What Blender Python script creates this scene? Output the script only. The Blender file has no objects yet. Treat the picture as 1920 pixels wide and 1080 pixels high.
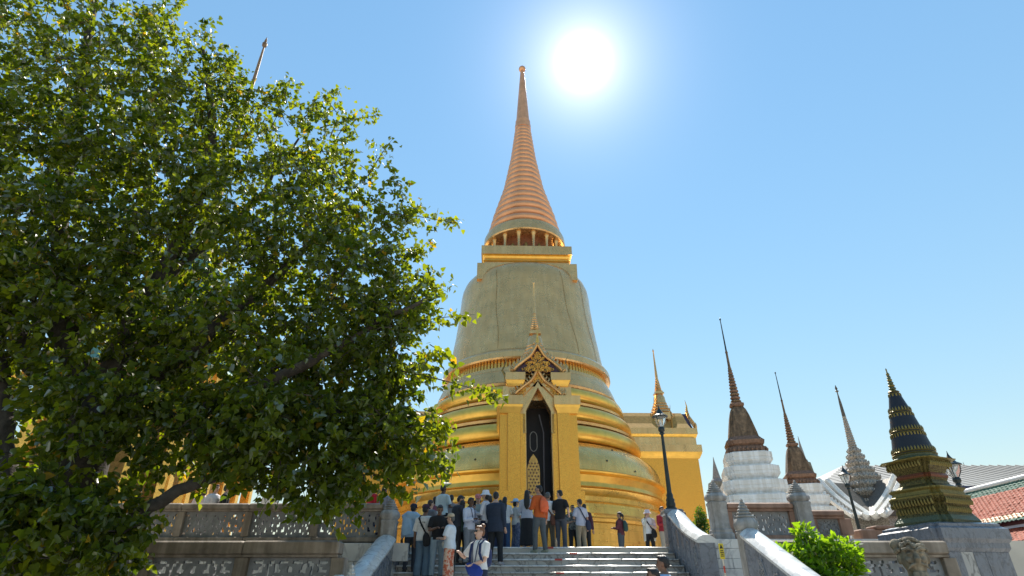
import bpy, math, random
import numpy as np
from mathutils import Vector, Matrix, Euler

PI = math.pi
R = math.radians
random.seed(7)
rng = np.random.default_rng(11)
sc = bpy.context.scene
COL = sc.collection

# ------------------------------------------------------------------ camera
FPX = 1080.0
PITCH = math.atan(1080 / 1970)
EYE = 1.6
cd = bpy.data.cameras.new('camera')
cd.sensor_width = 36.0
cd.lens = FPX / 1920 * 36
cd.clip_start = 0.05
cd.clip_end = 3000
cam = bpy.data.objects.new('camera', cd)
COL.objects.link(cam)
cam.location = (0, 0, EYE)
cam.rotation_euler = (PI / 2 + PITCH, 0, 0)
sc.camera = cam

# ------------------------------------------------------------------ sky and sun
SUN_AZ = R(10.2)
SUN_EL = R(49.7)
SUN = Vector((math.sin(SUN_AZ) * math.cos(SUN_EL), math.cos(SUN_AZ) * math.cos(SUN_EL), math.sin(SUN_EL)))
SKY_STRENGTH = 0.06
w = bpy.data.worlds.new('World')
sc.world = w
w.use_nodes = True
nt = w.node_tree
for n in list(nt.nodes):
    nt.nodes.remove(n)
wo = nt.nodes.new('ShaderNodeOutputWorld')
bg = nt.nodes.new('ShaderNodeBackground')
sky = nt.nodes.new('ShaderNodeTexSky')
sky.sky_type = 'NISHITA'
sky.sun_disc = False
sky.sun_elevation = SUN_EL
sky.sun_rotation = SUN_AZ
sky.air_density = 2.3
sky.dust_density = 0.0
sky.ozone_density = 10.0
bg.inputs['Strength'].default_value = SKY_STRENGTH
tn = nt.nodes.new('ShaderNodeMix'); tn.data_type = 'RGBA'; tn.blend_type = 'MULTIPLY'
tn.inputs[0].default_value = 1.0
tn.inputs[7].default_value = (3.0, 3.0, 3.0, 1)
# colour grade and gain put on the sky: flatter from zenith to horizon, a touch more saturated
gm = nt.nodes.new('ShaderNodeGamma'); gm.inputs['Gamma'].default_value = 0.6
hs0 = nt.nodes.new('ShaderNodeHueSaturation'); hs0.inputs['Saturation'].default_value = 1.28
nt.links.new(sky.outputs[0], gm.inputs['Color'])
nt.links.new(gm.outputs[0], hs0.inputs['Color'])
nt.links.new(hs0.outputs[0], tn.inputs[6])
nt.links.new(tn.outputs[2], bg.inputs['Color'])
# sun disc and haze aureole, part camera bloom, painted into the sky
tc = nt.nodes.new('ShaderNodeTexCoord')
dt = nt.nodes.new('ShaderNodeVectorMath'); dt.operation = 'DOT_PRODUCT'
nm = nt.nodes.new('ShaderNodeVectorMath'); nm.operation = 'NORMALIZE'
nt.links.new(tc.outputs['Generated'], nm.inputs[0])
nt.links.new(nm.outputs[0], dt.inputs[0])
dt.inputs[1].default_value = SUN


def wmath(op, a, b=None):
    n = nt.nodes.new('ShaderNodeMath'); n.operation = op
    for i, q in enumerate((a, b)):
        if q is None:
            continue
        if isinstance(q, (int, float)):
            n.inputs[i].default_value = q
        else:
            nt.links.new(q, n.inputs[i])
    return n.outputs[0]


ang = wmath('ARCCOSINE', wmath('MINIMUM', dt.outputs['Value'], 1.0))
g1 = wmath('MULTIPLY', wmath('POWER', 2.718, wmath('MULTIPLY', wmath('POWER', wmath('DIVIDE', ang, R(1.3)), 2.0), -1.0)), 3.0)
g2 = wmath('MULTIPLY', wmath('POWER', 2.718, wmath('MULTIPLY', wmath('DIVIDE', ang, R(3.1)), -1.0)), 1.0)
bg2 = nt.nodes.new('ShaderNodeBackground')
bg2.inputs['Color'].default_value = (1.0, 0.87, 0.82, 1)
nt.links.new(wmath('ADD', g1, g2), bg2.inputs['Strength'])
ad = nt.nodes.new('ShaderNodeAddShader')
nt.links.new(bg.outputs[0], ad.inputs[0])
nt.links.new(bg2.outputs[0], ad.inputs[1])
nt.links.new(ad.outputs[0], wo.inputs['Surface'])

sl = bpy.data.lights.new('sun', 'SUN')
sl.energy = 5.0
sl.angle = R(0.53)
sl.color = (1.0, 0.93, 0.82)
so = bpy.data.objects.new('sun', sl)
COL.objects.link(so)
so.rotation_euler = SUN.to_track_quat('Z', 'Y').to_euler()
so.location = (20, 60, 90)

sc.view_settings.view_transform = 'Standard'
sc.view_settings.look = 'None'
sc.view_settings.gamma = 1.0
sc.view_settings.use_curve_mapping = False
sc.view_settings.exposure = 0.72
sc.cycles.max_bounces = 8
sc.cycles.diffuse_bounces = 4
sc.cycles.glossy_bounces = 4
sc.cycles.transmission_bounces = 6
sc.cycles.transparent_max_bounces = 8

# ------------------------------------------------------------------ layout helpers
SP, CP = math.sin(PITCH), math.cos(PITCH)


def at(x, y, Y):
    """point at forward distance Y seen at photo position x, y"""
    u = (x - 960) / FPX
    v = (y - 540) / FPX
    fw = CP + v * SP
    return Vector((Y * u / fw, Y, EYE + Y * (SP - v * CP) / fw))


# ------------------------------------------------------------------ materials
MATS = {}


def srgb(r, g, b):
    return tuple(((c / 255) / 12.92 if c / 255 <= 0.04045 else ((c / 255 + 0.055) / 1.055) ** 2.4) for c in (r, g, b))


def mat(name, col, rough=0.7, metal=0.0, var=0.18, scale=3.0, bump=0.0, bscale=40.0, spec=0.5, col2=None, streak=0.0, tile=None,
        coat=0.0, cyl=None, contrast=None, rvar=0.0, coord='Object', trans=None):
    """procedural Principled material: noise tint, optional second colour, vertical streaks, tile joints and fine relief"""
    if name in MATS:
        return MATS[name]
    m = bpy.data.materials.new(name)
    MATS[name] = m
    m.use_nodes = True
    t = m.node_tree
    b = t.nodes['Principled BSDF']
    L = t.links.new
    tco = t.nodes.new('ShaderNodeTexCoord')
    src = tco.outputs[coord]
    nz = t.nodes.new('ShaderNodeTexNoise')
    nz.inputs['Scale'].default_value = scale
    nz.inputs['Detail'].default_value = 6
    nz.inputs['Roughness'].default_value = 0.62
    L(src, nz.inputs['Vector'])
    rp = t.nodes.new('ShaderNodeValToRGB')
    lo, hi = contrast if contrast else (0.3, 0.7)
    rp.color_ramp.elements[0].position = lo
    rp.color_ramp.elements[1].position = hi
    c2 = col2 if col2 else tuple(min(1, c * (1 + var)) for c in col)
    c1 = col if col2 else tuple(c * (1 - var) for c in col)
    rp.color_ramp.elements[0].color = (*c1, 1)
    rp.color_ramp.elements[1].color = (*c2, 1)
    L(nz.outputs['Fac'], rp.inputs['Fac'])
    out = rp.outputs['Color']
    hgt = None
    if streak > 0:
        mp = t.nodes.new('ShaderNodeMapping')
        mp.inputs['Scale'].default_value = (2.2, 2.2, 0.14)
        L(src, mp.inputs['Vector'])
        n2 = t.nodes.new('ShaderNodeTexNoise')
        n2.inputs['Scale'].default_value = 2.4
        n2.inputs['Detail'].default_value = 5
        L(mp.outputs[0], n2.inputs['Vector'])
        r2 = t.nodes.new('ShaderNodeValToRGB')
        r2.color_ramp.elements[0].position = 0.42
        r2.color_ramp.elements[1].position = 0.62
        k = 1 - streak
        r2.color_ramp.elements[0].color = (k, k * 0.97, k * 0.92, 1)
        r2.color_ramp.elements[1].color = (1, 1, 1, 1)
        L(n2.outputs['Fac'], r2.inputs['Fac'])
        mx = t.nodes.new('ShaderNodeMix'); mx.data_type = 'RGBA'; mx.blend_type = 'MULTIPLY'
        mx.inputs[0].default_value = 1
        L(out, mx.inputs[6]); L(r2.outputs[0], mx.inputs[7])
        out = mx.outputs[2]
    if tile:
        tw, th, jw, dark = tile
        br = t.nodes.new('ShaderNodeTexBrick')
        br.inputs['Scale'].default_value = 1.0
        br.inputs['Brick Width'].default_value = tw
        br.inputs['Row Height'].default_value = th
        br.inputs['Mortar Size'].default_value = jw
        br.inputs['Mortar Smooth'].default_value = 0.4
        br.inputs['Color1'].default_value = (1, 1, 1, 1)
        br.inputs['Color2'].default_value = (0.95, 0.95, 0.95, 1)
        br.inputs['Mortar'].default_value = (dark, dark, dark, 1)
        if coord == 'UV':
            L(src, br.inputs['Vector'])
        else:
            sx = t.nodes.new('ShaderNodeSeparateXYZ'); L(src, sx.inputs[0])
            a = t.nodes.new('ShaderNodeMath'); a.operation = 'ADD'
            L(sx.outputs[0], a.inputs[0]); L(sx.outputs[1], a.inputs[1])
            if cyl:
                a.operation = 'ARCTAN2'
                L(sx.outputs[1], a.inputs[0]); L(sx.outputs[0], a.inputs[1])
                a2 = t.nodes.new('ShaderNodeMath'); a2.operation = 'MULTIPLY'; a2.inputs[1].default_value = cyl
                L(a.outputs[0], a2.inputs[0]); a = a2
            cx = t.nodes.new('ShaderNodeCombineXYZ')
            L(a.outputs[0], cx.inputs[0]); L(sx.outputs[2], cx.inputs[1])
            L(cx.outputs[0], br.inputs['Vector'])
        mx = t.nodes.new('ShaderNodeMix'); mx.data_type = 'RGBA'; mx.blend_type = 'MULTIPLY'
        mx.inputs[0].default_value = 1
        L(out, mx.inputs[6]); L(br.outputs['Color'], mx.inputs[7])
        out = mx.outputs[2]
    L(out, b.inputs['Base Color'])
    b.inputs['Roughness'].default_value = rough
    if rvar > 0:
        mr = t.nodes.new('ShaderNodeMapRange')
        mr.inputs['To Min'].default_value = max(0.03, rough - rvar)
        mr.inputs['To Max'].default_value = min(1, rough + rvar)
        mr.inputs['From Min'].default_value = 0.3
        mr.inputs['From Max'].default_value = 0.7
        n4 = t.nodes.new('ShaderNodeTexNoise')
        n4.inputs['Scale'].default_value = scale * 2.3
        n4.inputs['Detail'].default_value = 4
        L(src, n4.inputs['Vector']); L(n4.outputs['Fac'], mr.inputs['Value'])
        L(mr.outputs[0], b.inputs['Roughness'])
    b.inputs['Metallic'].default_value = metal
    b.inputs['Specular IOR Level'].default_value = spec
    if coat:
        b.inputs['Coat Weight'].default_value = coat
        b.inputs['Coat Roughness'].default_value = 0.2
    if trans:
        b.inputs['Subsurface Weight'].default_value = 0
    if bump > 0:
        n3 = t.nodes.new('ShaderNodeTexNoise')
        n3.inputs['Scale'].default_value = bscale
        n3.inputs['Detail'].default_value = 5
        L(src, n3.inputs['Vector'])
        bp = t.nodes.new('ShaderNodeBump')
        bp.inputs['Strength'].default_value = bump
        bp.inputs['Distance'].default_value = 0.02
        L(n3.outputs['Fac'], bp.inputs['Height'])
        L(bp.outputs[0], b.inputs['Normal'])
    return m


def marble(name, base, vein, rough=0.35, scale=1.6):
    if name in MATS:
        return MATS[name]
    m = mat(name, base, rough=rough, var=0.12, scale=scale * 2, bump=0.08, bscale=30, rvar=0.15)
    t = m.node_tree
    L = t.links.new
    b = t.nodes['Principled BSDF']
    old = b.inputs['Base Color'].links[0].from_socket
    tco = [n for n in t.nodes if n.type == 'TEX_COORD'][0]
    n = t.nodes.new('ShaderNodeTexNoise')
    n.inputs['Scale'].default_value = scale
    n.inputs['Detail'].default_value = 9
    n.inputs['Distortion'].default_value = 2.2
    L(tco.outputs['Object'], n.inputs['Vector'])
    rp = t.nodes.new('ShaderNodeValToRGB')
    e = rp.color_ramp.elements
    e[0].position = 0.46; e[0].color = (0, 0, 0, 1)
    e[1].position = 0.5; e[1].color = (1, 1, 1, 1)
    k = e.new(0.54); k.color = (0, 0, 0, 1)
    L(n.outputs['Fac'], rp.inputs['Fac'])
    mx = t.nodes.new('ShaderNodeMix'); mx.data_type = 'RGBA'
    L(rp.outputs['Color'], mx.inputs[0])
    L(old, mx.inputs[6]); mx.inputs[7].default_value = (*vein, 1)
    L(mx.outputs[2], b.inputs['Base Color'])
    return m


def leaf_material(name, dark, light, yellow, trans_boost=1.0, ypos=0.9):
    m = bpy.data.materials.new(name)
    MATS[name] = m
    m.use_nodes = True
    t = m.node_tree
    L = t.links.new
    for n in list(t.nodes):
        if n.type == 'BSDF_PRINCIPLED':
            t.nodes.remove(n)
    out = [n for n in t.nodes if n.type == 'OUTPUT_MATERIAL'][0]
    at_ = t.nodes.new('ShaderNodeAttribute'); at_.attribute_name = 'tint'
    rp = t.nodes.new('ShaderNodeValToRGB')
    e = rp.color_ramp.elements
    e[0].position = 0; e[0].color = (*dark, 1)
    e[1].position = 0.8; e[1].color = (*light, 1)
    k = e.new(ypos); k.color = (*light, 1)
    k = e.new(min(1, ypos + 0.06)); k.color = (*yellow, 1)
    L(at_.outputs['Fac'], rp.inputs['Fac'])
    df = t.nodes.new('ShaderNodeBsdfDiffuse')
    tr = t.nodes.new('ShaderNodeBsdfTranslucent')
    gl = t.nodes.new('ShaderNodeBsdfGlossy'); gl.inputs['Roughness'].default_value = 0.5
    L(rp.outputs[0], df.inputs['Color'])
    hs = t.nodes.new('ShaderNodeMix'); hs.data_type = 'RGBA'; hs.blend_type = 'MULTIPLY'
    hs.inputs[0].default_value = 1
    hs.inputs[7].default_value = (2.6 * trans_boost, 2.3 * trans_boost, 0.55 * trans_boost, 1)
    L(rp.outputs[0], hs.inputs[6]); L(hs.outputs[2], tr.inputs['Color'])
    m1 = t.nodes.new('ShaderNodeMixShader'); m1.inputs[0].default_value = 0.58
    L(df.outputs[0], m1.inputs[1]); L(tr.outputs[0], m1.inputs[2])
    fr = t.nodes.new('ShaderNodeFresnel'); fr.inputs['IOR'].default_value = 1.4
    m2 = t.nodes.new('ShaderNodeMixShader')
    fm = t.nodes.new('ShaderNodeMath'); fm.operation = 'MULTIPLY'; fm.inputs[1].default_value = 0.22
    L(fr.outputs[0], fm.inputs[0]); L(fm.outputs[0], m2.inputs[0]); L(m1.outputs[0], m2.inputs[1]); L(gl.outputs[0], m2.inputs[2])
    L(m2.outputs[0], out.inputs['Surface'])
    return m


# ------------------------------------------------------------------ mesh helpers
class MB:
    """collects shapes into one mesh"""

    def __init__(self):
        self.v = []
        self.f = []

    def add(self, v, f, M=None):
        o = len(self.v)
        for p in v:
            self.v.append(tuple(M @ Vector(p)) if M is not None else tuple(p))
        for q in f:
            self.f.append(tuple(i + o for i in q))
        return self

    def box(self, x0, x1, y0, y1, z0, z1, M=None):
        v = [(x0, y0, z0), (x1, y0, z0), (x1, y1, z0), (x0, y1, z0), (x0, y0, z1), (x1, y0, z1), (x1, y1, z1), (x0, y1, z1)]
        f = [(3, 2, 1, 0), (4, 5, 6, 7), (0, 1, 5, 4), (1, 2, 6, 5), (2, 3, 7, 6), (3, 0, 4, 7)]
        return self.add(v, f, M)

    def bbox(self, x0, x1, y0, y1, z0, z1, b=0.02, M=None):
        """box with chamfered long edges"""
        pl = lambda e: [(x0 + e, y0), (x1 - e, y0), (x1, y0 + e), (x1, y1 - e), (x1 - e, y1), (x0 + e, y1), (x0, y1 - e), (x0, y0 + e)]
        ins = lambda e: [(x0 + b + e, y0 + e), (x1 - b - e, y0 + e), (x1 - e, y0 + b + e), (x1 - e, y1 - b - e), (x1 - b - e, y1 - e), (x0 + b + e, y1 - e), (x0 + e, y1 - b - e), (x0 + e, y0 + b + e)]
        rings = [(z0, ins(b)), (z0 + b, ins(0)), (z1 - b, ins(0)), (z1, ins(b))]
        v = []
        for z, r in rings:
            v += [(x, y, z) for x, y in r]
        f = [tuple(range(7, -1, -1)), tuple(range(24, 32))]
        for k in range(3):
            for i in range(8):
                j = (i + 1) % 8
                f.append((k * 8 + i, k * 8 + j, k * 8 + 8 + j, k * 8 + 8 + i))
        return self.add(v, f, M)

    def loft(self, plan, prof, M=None, cap=True):
        """plan: unit polygon; prof: list of (scale or (sx,sy), z)"""
        n = len(plan)
        v = []
        for s, z in prof:
            sx, sy = s if isinstance(s, tuple) else (s, s)
            v += [(x * sx, y * sy, z) for x, y in plan]
        f = []
        for k in range(len(prof) - 1):
            for i in range(n):
                j = (i + 1) % n
                f.append((k * n + i, k * n + j, (k + 1) * n + j, (k + 1) * n + i))
        if cap:
            f.append(tuple(range(n - 1, -1, -1)))
            f.append(tuple(range((len(prof) - 1) * n, len(prof) * n)))
        return self.add(v, f, M)

    def lathe(self, prof, n=48, M=None, cap=True):
        return self.loft([(math.cos(2 * PI * i / n), math.sin(2 * PI * i / n)) for i in range(n)], prof, M, cap)

    def prism(self, poly, a0, a1, axis='y', M=None):
        """polygon in the plane across the axis, extruded along it; axis y: poly = (x, z); axis x: poly = (y, z); axis z: poly = (x, y)"""
        n = len(poly)
        if axis == 'y':
            g = lambda p, a: (p[0], a, p[1])
        elif axis == 'x':
            g = lambda p, a: (a, p[0], p[1])
        else:
            g = lambda p, a: (p[0], p[1], a)
        v = [g(p, a0) for p in poly] + [g(p, a1) for p in poly]
        f = [tuple(range(n)), tuple(range(2 * n - 1, n - 1, -1))]
        for i in range(n):
            j = (i + 1) % n
            f.append((j, i, n + i, n + j))
        return self.add(v, f, M)

    def tube(self, pts, radii, n=10, side=Vector((1, 0, 0)), M=None):
        pts = [Vector(p) for p in pts]
        k = len(pts)
        if not isinstance(radii, (list, tuple)):
            radii = [radii] * k
        v = []
        for i, p in enumerate(pts):
            d = (pts[min(i + 1, k - 1)] - pts[max(i - 1, 0)])
            if d.length < 1e-9:
                d = Vector((0, 0, 1))
            d.normalize()
            s = side - d * side.dot(d)
            if s.length < 0.2:
                alt = Vector((0, 1, 0))
                s = alt - d * alt.dot(d)
                if s.length < 0.2:
                    alt = Vector((0, 0, 1)); s = alt - d * alt.dot(d)
            s.normalize()
            q = d.cross(s)
            r = radii[i]
            rx, ry = r if isinstance(r, (tuple, list)) else (r, r)
            for a in range(n):
                c = 2 * PI * a / n
                v.append(tuple(p + s * (rx * math.cos(c)) + q * (ry * math.sin(c))))
        f = []
        for i in range(k - 1):
            for a in range(n):
                b = (a + 1) % n
                f.append((i * n + a, i * n + b, (i + 1) * n + b, (i + 1) * n + a))
        f.append(tuple(range(n - 1, -1, -1)))
        f.append(tuple(range((k - 1) * n, k * n)))
        return self.add(v, f, M)

    def ball(self, c, r, n=12, m=8, M=None):
        rx, ry, rz = r if isinstance(r, (tuple, list)) else (r, r, r)
        v = [(c[0], c[1], c[2] - rz)]
        for i in range(1, m):
            t = -PI / 2 + PI * i / m
            for a in range(n):
                q = 2 * PI * a / n
                v.append((c[0] + rx * math.cos(t) * math.cos(q), c[1] + ry * math.cos(t) * math.sin(q), c[2] + rz * math.sin(t)))
        v.append((c[0], c[1], c[2] + rz))
        f = []
        for a in range(n):
            f.append((0, 1 + (a + 1) % n, 1 + a))
        for i in range(m - 2):
            for a in range(n):
                b = (a + 1) % n
                f.append((1 + i * n + a, 1 + i * n + b, 1 + (i + 1) * n + b, 1 + (i + 1) * n + a))
        t = len(v) - 1
        o = 1 + (m - 2) * n
        for a in range(n):
            f.append((o + a, o + (a + 1) % n, t))
        return self.add(v, f, M)

    def mesh(self, name, smooth=None):
        me = bpy.data.meshes.new(name)
        me.from_pydata(self.v, [], self.f)
        me.validate()
        import bmesh
        bm = bmesh.new(); bm.from_mesh(me)
        bmesh.ops.recalc_face_normals(bm, faces=bm.faces)
        bm.to_mesh(me); bm.free()
        if smooth:
            me.shade_smooth()
            me.set_sharp_from_angle(angle=R(smooth))
        return me


def props(o, label=None, cat=None, group=None, kind=None):
    if label: o['label'] = label
    if cat: o['category'] = cat
    if group: o['group'] = group
    if kind: o['kind'] = kind
    return o


def link(name, me, parent=None, loc=None, rot=None, scale=None):
    o = bpy.data.objects.new(name, me)
    COL.objects.link(o)
    if parent is not None: o.parent = parent
    if loc is not None: o.location = loc
    if rot is not None: o.rotation_euler = rot
    if scale is not None: o.scale = scale if isinstance(scale, (tuple, list)) else (scale,) * 3
    return o


def obj(name, mb, m, parent=None, smooth=None, loc=None, rot=None, scale=None):
    me = mb.mesh(name, smooth)
    me.materials.append(m)
    return link(name, me, parent, loc, rot, scale)


def empty(name, loc=(0, 0, 0), rz=0.0):
    o = bpy.data.objects.new(name, None)
    o.empty_display_size = 0.3
    COL.objects.link(o)
    o.location = loc
    o.rotation_euler = (0, 0, rz)
    return o


def copy_tree(o, parent=None):
    c = o.copy()
    COL.objects.link(c)
    c.parent = parent
    for ch in list(o.children):
        copy_tree(ch, c)
    return c


CIRC = lambda n: [(math.cos(2 * PI * i / n), math.sin(2 * PI * i / n)) for i in range(n)]


def redent(steps=3, cut=0.12):
    """square plan with stepped-in corners, half width 1"""
    quad = []
    for k in range(steps + 1):
        quad.append((1 - cut * k, 1 - cut * (steps - k)))
        if k < steps:
            quad.append((1 - cut * (k + 1), 1 - cut * (steps - k)))
    pts = []
    for c, s in ((1, 0), (0, 1), (-1, 0), (0, -1)):
        pts += [(x * c - y * s, x * s + y * c) for x, y in quad]
    return pts


SQ = [(-1, -1), (1, -1), (1, 1), (-1, 1)]

# palette of materials --------------------------------------------------
GOLD = mat('gold_mosaic', (0.87, 0.56, 0.18), rough=0.29, metal=0.72, var=0.12, scale=1.3, bump=0.04, bscale=55, streak=0.08, tile=(1.2, 0.6, 0.008, 0.75), cyl=7.0, rvar=0.1)
GOLDP = mat('gold_mosaic_plain', (0.75, 0.475, 0.205), rough=0.3, metal=0.74, var=0.13, scale=0.9, bump=0.035, bscale=60, streak=0.06, tile=(1.1, 0.55, 0.008, 0.80), cyl=5.0, rvar=0.1)
GOLDR = mat('gold_polished', (0.88, 0.47, 0.10), rough=0.32, metal=0.75, var=0.2, scale=4, bump=0.15, bscale=60, rvar=0.12)
GOLDD = mat('gold_aged', (0.30, 0.19, 0.055), rough=0.42, metal=0.6, var=0.4, scale=9, bump=0.5, bscale=60)
GOLDM = mat('gold_band', (0.88, 0.53, 0.11), rough=0.33, metal=0.85, var=0.12, scale=2.5, bump=0.06, bscale=50, rvar=0.05)
GOLDO = mat('gold_orange', (0.98, 0.41, 0.065), rough=0.33, metal=0.75, var=0.3, scale=26, bump=0.35, bscale=45, rvar=0.1)
ROOFG = mat('gilt_roof_tile', (0.40, 0.26, 0.09), rough=0.85, spec=0.05, var=0.25, scale=8, bump=0.4, bscale=30)
GOLDB = mat('gold_base', (0.90, 0.54, 0.13), rough=0.32, metal=0.78, var=0.15, scale=1.6, bump=0.12, bscale=50, streak=0.08, tile=(1.0, 0.5, 0.008, 0.7), cyl=7.5, rvar=0.08)
SPIREG = mat('gold_spire', (0.74, 0.37, 0.19), rough=0.42, metal=0.6, var=0.18, scale=2, bump=0.1, bscale=30)
REDG = mat('red_gilt', (0.26, 0.09, 0.035), rough=0.5, metal=0.3, var=0.4, scale=6, bump=0.4, bscale=30)
PURPLE = mat('purple_glass', (0.055, 0.02, 0.035), rough=0.3, metal=0.2, var=0.5, scale=16, bump=0.3)
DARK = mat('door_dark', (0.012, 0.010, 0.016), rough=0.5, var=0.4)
MARBLE = marble('grey_marble', (0.40, 0.39, 0.37), (0.16, 0.155, 0.15), scale=1.2)
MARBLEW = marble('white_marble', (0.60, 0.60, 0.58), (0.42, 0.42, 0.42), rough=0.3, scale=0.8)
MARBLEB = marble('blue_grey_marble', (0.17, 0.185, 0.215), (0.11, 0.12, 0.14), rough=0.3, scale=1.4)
STONEB = mat('brown_sandstone', (0.30, 0.25, 0.20), rough=0.75, var=0.3, scale=2.2, bump=0.3, bscale=35, streak=0.35)
STONEP = mat('pink_sandstone', (0.33, 0.20, 0.145), rough=0.75, var=0.2, scale=2.2, bump=0.3, bscale=35, streak=0.3)
STONEG = mat('grey_lattice_stone', (0.22, 0.225, 0.23), rough=0.7, var=0.3, scale=5, bump=0.3, bscale=35)
CARVED = mat('weathered_carved_stone', (0.20, 0.185, 0.15), rough=0.85, var=0.4, scale=6, bump=0.6, bscale=30, streak=0.3)
PAVE = mat('paving_granite', (0.56, 0.51, 0.43), rough=0.6, var=0.2, scale=0.6, bump=0.15, bscale=30)
PLASTER = mat('white_plaster', (0.82, 0.82, 0.81), rough=0.7, var=0.07, scale=2.0, bump=0.12, bscale=18, streak=0.18)
IRON = mat('dark_green_iron', (0.022, 0.032, 0.032), rough=0.4, metal=0.3, var=0.3, scale=6, bump=0.1)
POSTS = mat('weathered_post_stone', (0.36, 0.355, 0.345), rough=0.75, var=0.28, scale=5, bump=0.3, bscale=30, streak=0.35)
BARK = mat('bark', (0.075, 0.062, 0.05), rough=0.95, var=0.45, scale=7, bump=0.9, bscale=22, streak=0.4)
LEAF = leaf_material('bodhi_leaf', (0.026, 0.05, 0.006), (0.105, 0.135, 0.010), (0.26, 0.16, 0.02), 1.4, 0.93)
LEAFB = leaf_material('bush_leaf', (0.06, 0.13, 0.01), (0.14, 0.25, 0.02), (0.2, 0.3, 0.03), 1.2, 0.9)
LEAFH = leaf_material('hedge_leaf', (0.03, 0.07, 0.01), (0.06, 0.12, 0.015), (0.1, 0.14, 0.02), 1.0, 0.95)

# ================================================================== ground, terraces, stairs
TZ = 3.0            # upper terrace
LZ = 1.25           # lower terrace and landing
ST_TOP, ST_N, RISE, TREAD = 17.7, 10, 0.175, 0.40
SX0, SX1 = -3.0, 4.45
LF_TOP, LF_N, LRISE = 11.3, 7, 1.25 / 7


def floor_z(x, Y):
    if Y >= ST_TOP: return TZ
    if Y > ST_TOP - TREAD * (ST_N - 1):
        return TZ - RISE * math.ceil((ST_TOP - Y) / TREAD)
    if Y >= LF_TOP: return LZ
    k = math.ceil((LF_TOP - Y) / TREAD)
    return max(0.0, LZ - LRISE * k)


g = MB(); g.add([(-900, -900, 0), (900, -900, 0), (900, 1500, 0), (-900, 1500, 0)], [(0, 1, 2, 3)])
GROUNDM = mat('plaza_paving', (0.48, 0.44, 0.38), rough=0.65, var=0.18, scale=0.4, bump=0.1, bscale=20)
props(obj('ground', g, GROUNDM), kind='structure')

g = MB()
g.prism([(-60, 12.45), (SX0 - 0.4, 12.45), (SX0 - 0.4, LF_TOP), (SX1 + 0.4, LF_TOP), (SX1 + 0.4, 12.45), (12.5, 12.45), (12.5, 18.2), (-60, 18.2)], -0.3, LZ, 'z')
props(obj('lower_terrace', g, PAVE), kind='structure')
g = MB()
g.prism([(-60, 16.25), (SX0 - 0.2, 16.25), (SX0 - 0.2, ST_TOP), (SX1 + 0.2, ST_TOP), (SX1 + 0.2, 15.5), (60, 15.5), (60, 140), (-60, 140)], -0.3, TZ - 0.03, 'z')
up = props(obj('upper_terrace', g, PAVE), kind='structure')
b_ = MB(); b_.bbox(SX0 - 0.24, SX0 - 0.02, 16.2, ST_TOP + 0.05, LZ, TZ - 0.002, 0.01)
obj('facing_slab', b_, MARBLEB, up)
# marble paving slabs of the upper terrace near its front edge
slab = MB(); slab.bbox(0.004, 0.996, 0.004, 0.996, 0, 0.03, 0.003)
slab_me = slab.mesh('paving_slab'); slab_me.materials.append(MARBLEW)
for i in range(14):
    for j in range(7):
        link('paving_slab', slab_me, up, (SX0 + i * 0.98 - 3.0, ST_TOP + 0.1 + j * 0.98 + 0.2, TZ - 0.031), scale=(0.975, 0.975, 1))

# ---- staircases
def staircase(name, label, top_y, n, rise, z_top, first=0):
    root = empty(name, (0, top_y, z_top))
    props(root, label, 'stairs')
    tread_me = {}
    for k in range(first, n):
        y = -TREAD * k
        z = -rise * k
        m = MB(); m.box(SX0, SX1, y + 0.03, y + TREAD + 0.4, z - rise - 0.02, z - 0.05)
        st = obj('step', m, MARBLE, root)
        xs = [SX0]
        random.seed(k * 3 + n)
        while xs[-1] < SX1 - 1.6:
            xs.append(xs[-1] + random.uniform(0.95, 1.5))
        xs.append(SX1)
        for a, b in zip(xs[:-1], xs[1:]):
            tm = MB(); dz = random.uniform(-0.003, 0.003); dy = random.uniform(-0.006, 0.006)
            tm.bbox(a + 0.004, b - 0.004, y - 0.025 + dy, y + TREAD + 0.12, z - 0.048, z + dz, 0.014)
            obj('tread_slab', tm, MARBLEW if random.random() < 0.6 else MARBLE, st, smooth=40)
    return root


staircase('staircase', 'wide grey marble steps climbing to the golden stupa terrace', ST_TOP, ST_N, RISE, TZ)
staircase('staircase', 'lowest marble steps nearest the viewer below the landing', LF_TOP, LF_N, LRISE, LZ)
for k, x in ((0, 1031), (2, 1047), (4, 1050), (1, 1075)):
    yy = ST_TOP - k * TREAD
    zz = TZ - k * RISE
    X = at(x, 1026 + 10.6 * k, yy).x
    m = MB(); m.box(X - 0.1, X + 0.1, yy - 0.036, yy - 0.032, zz - 0.045, zz - 0.005); m.box(X - 0.1, X + 0.1, yy - 0.034, yy + 0.02, zz + 0.004, zz + 0.006)
    props(obj('warning_tape', m, mat('red_tape', (0.42, 0.05, 0.04), rough=0.6)),
          ['strip of red tape on the edge of the top step', 'red tape on the second step edge from the top, furthest right', 'red tape on the third step edge from the top', '', 'red tape on the fifth step edge from the top'][k], 'tape', 'red tape strips on the step edges')

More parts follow.
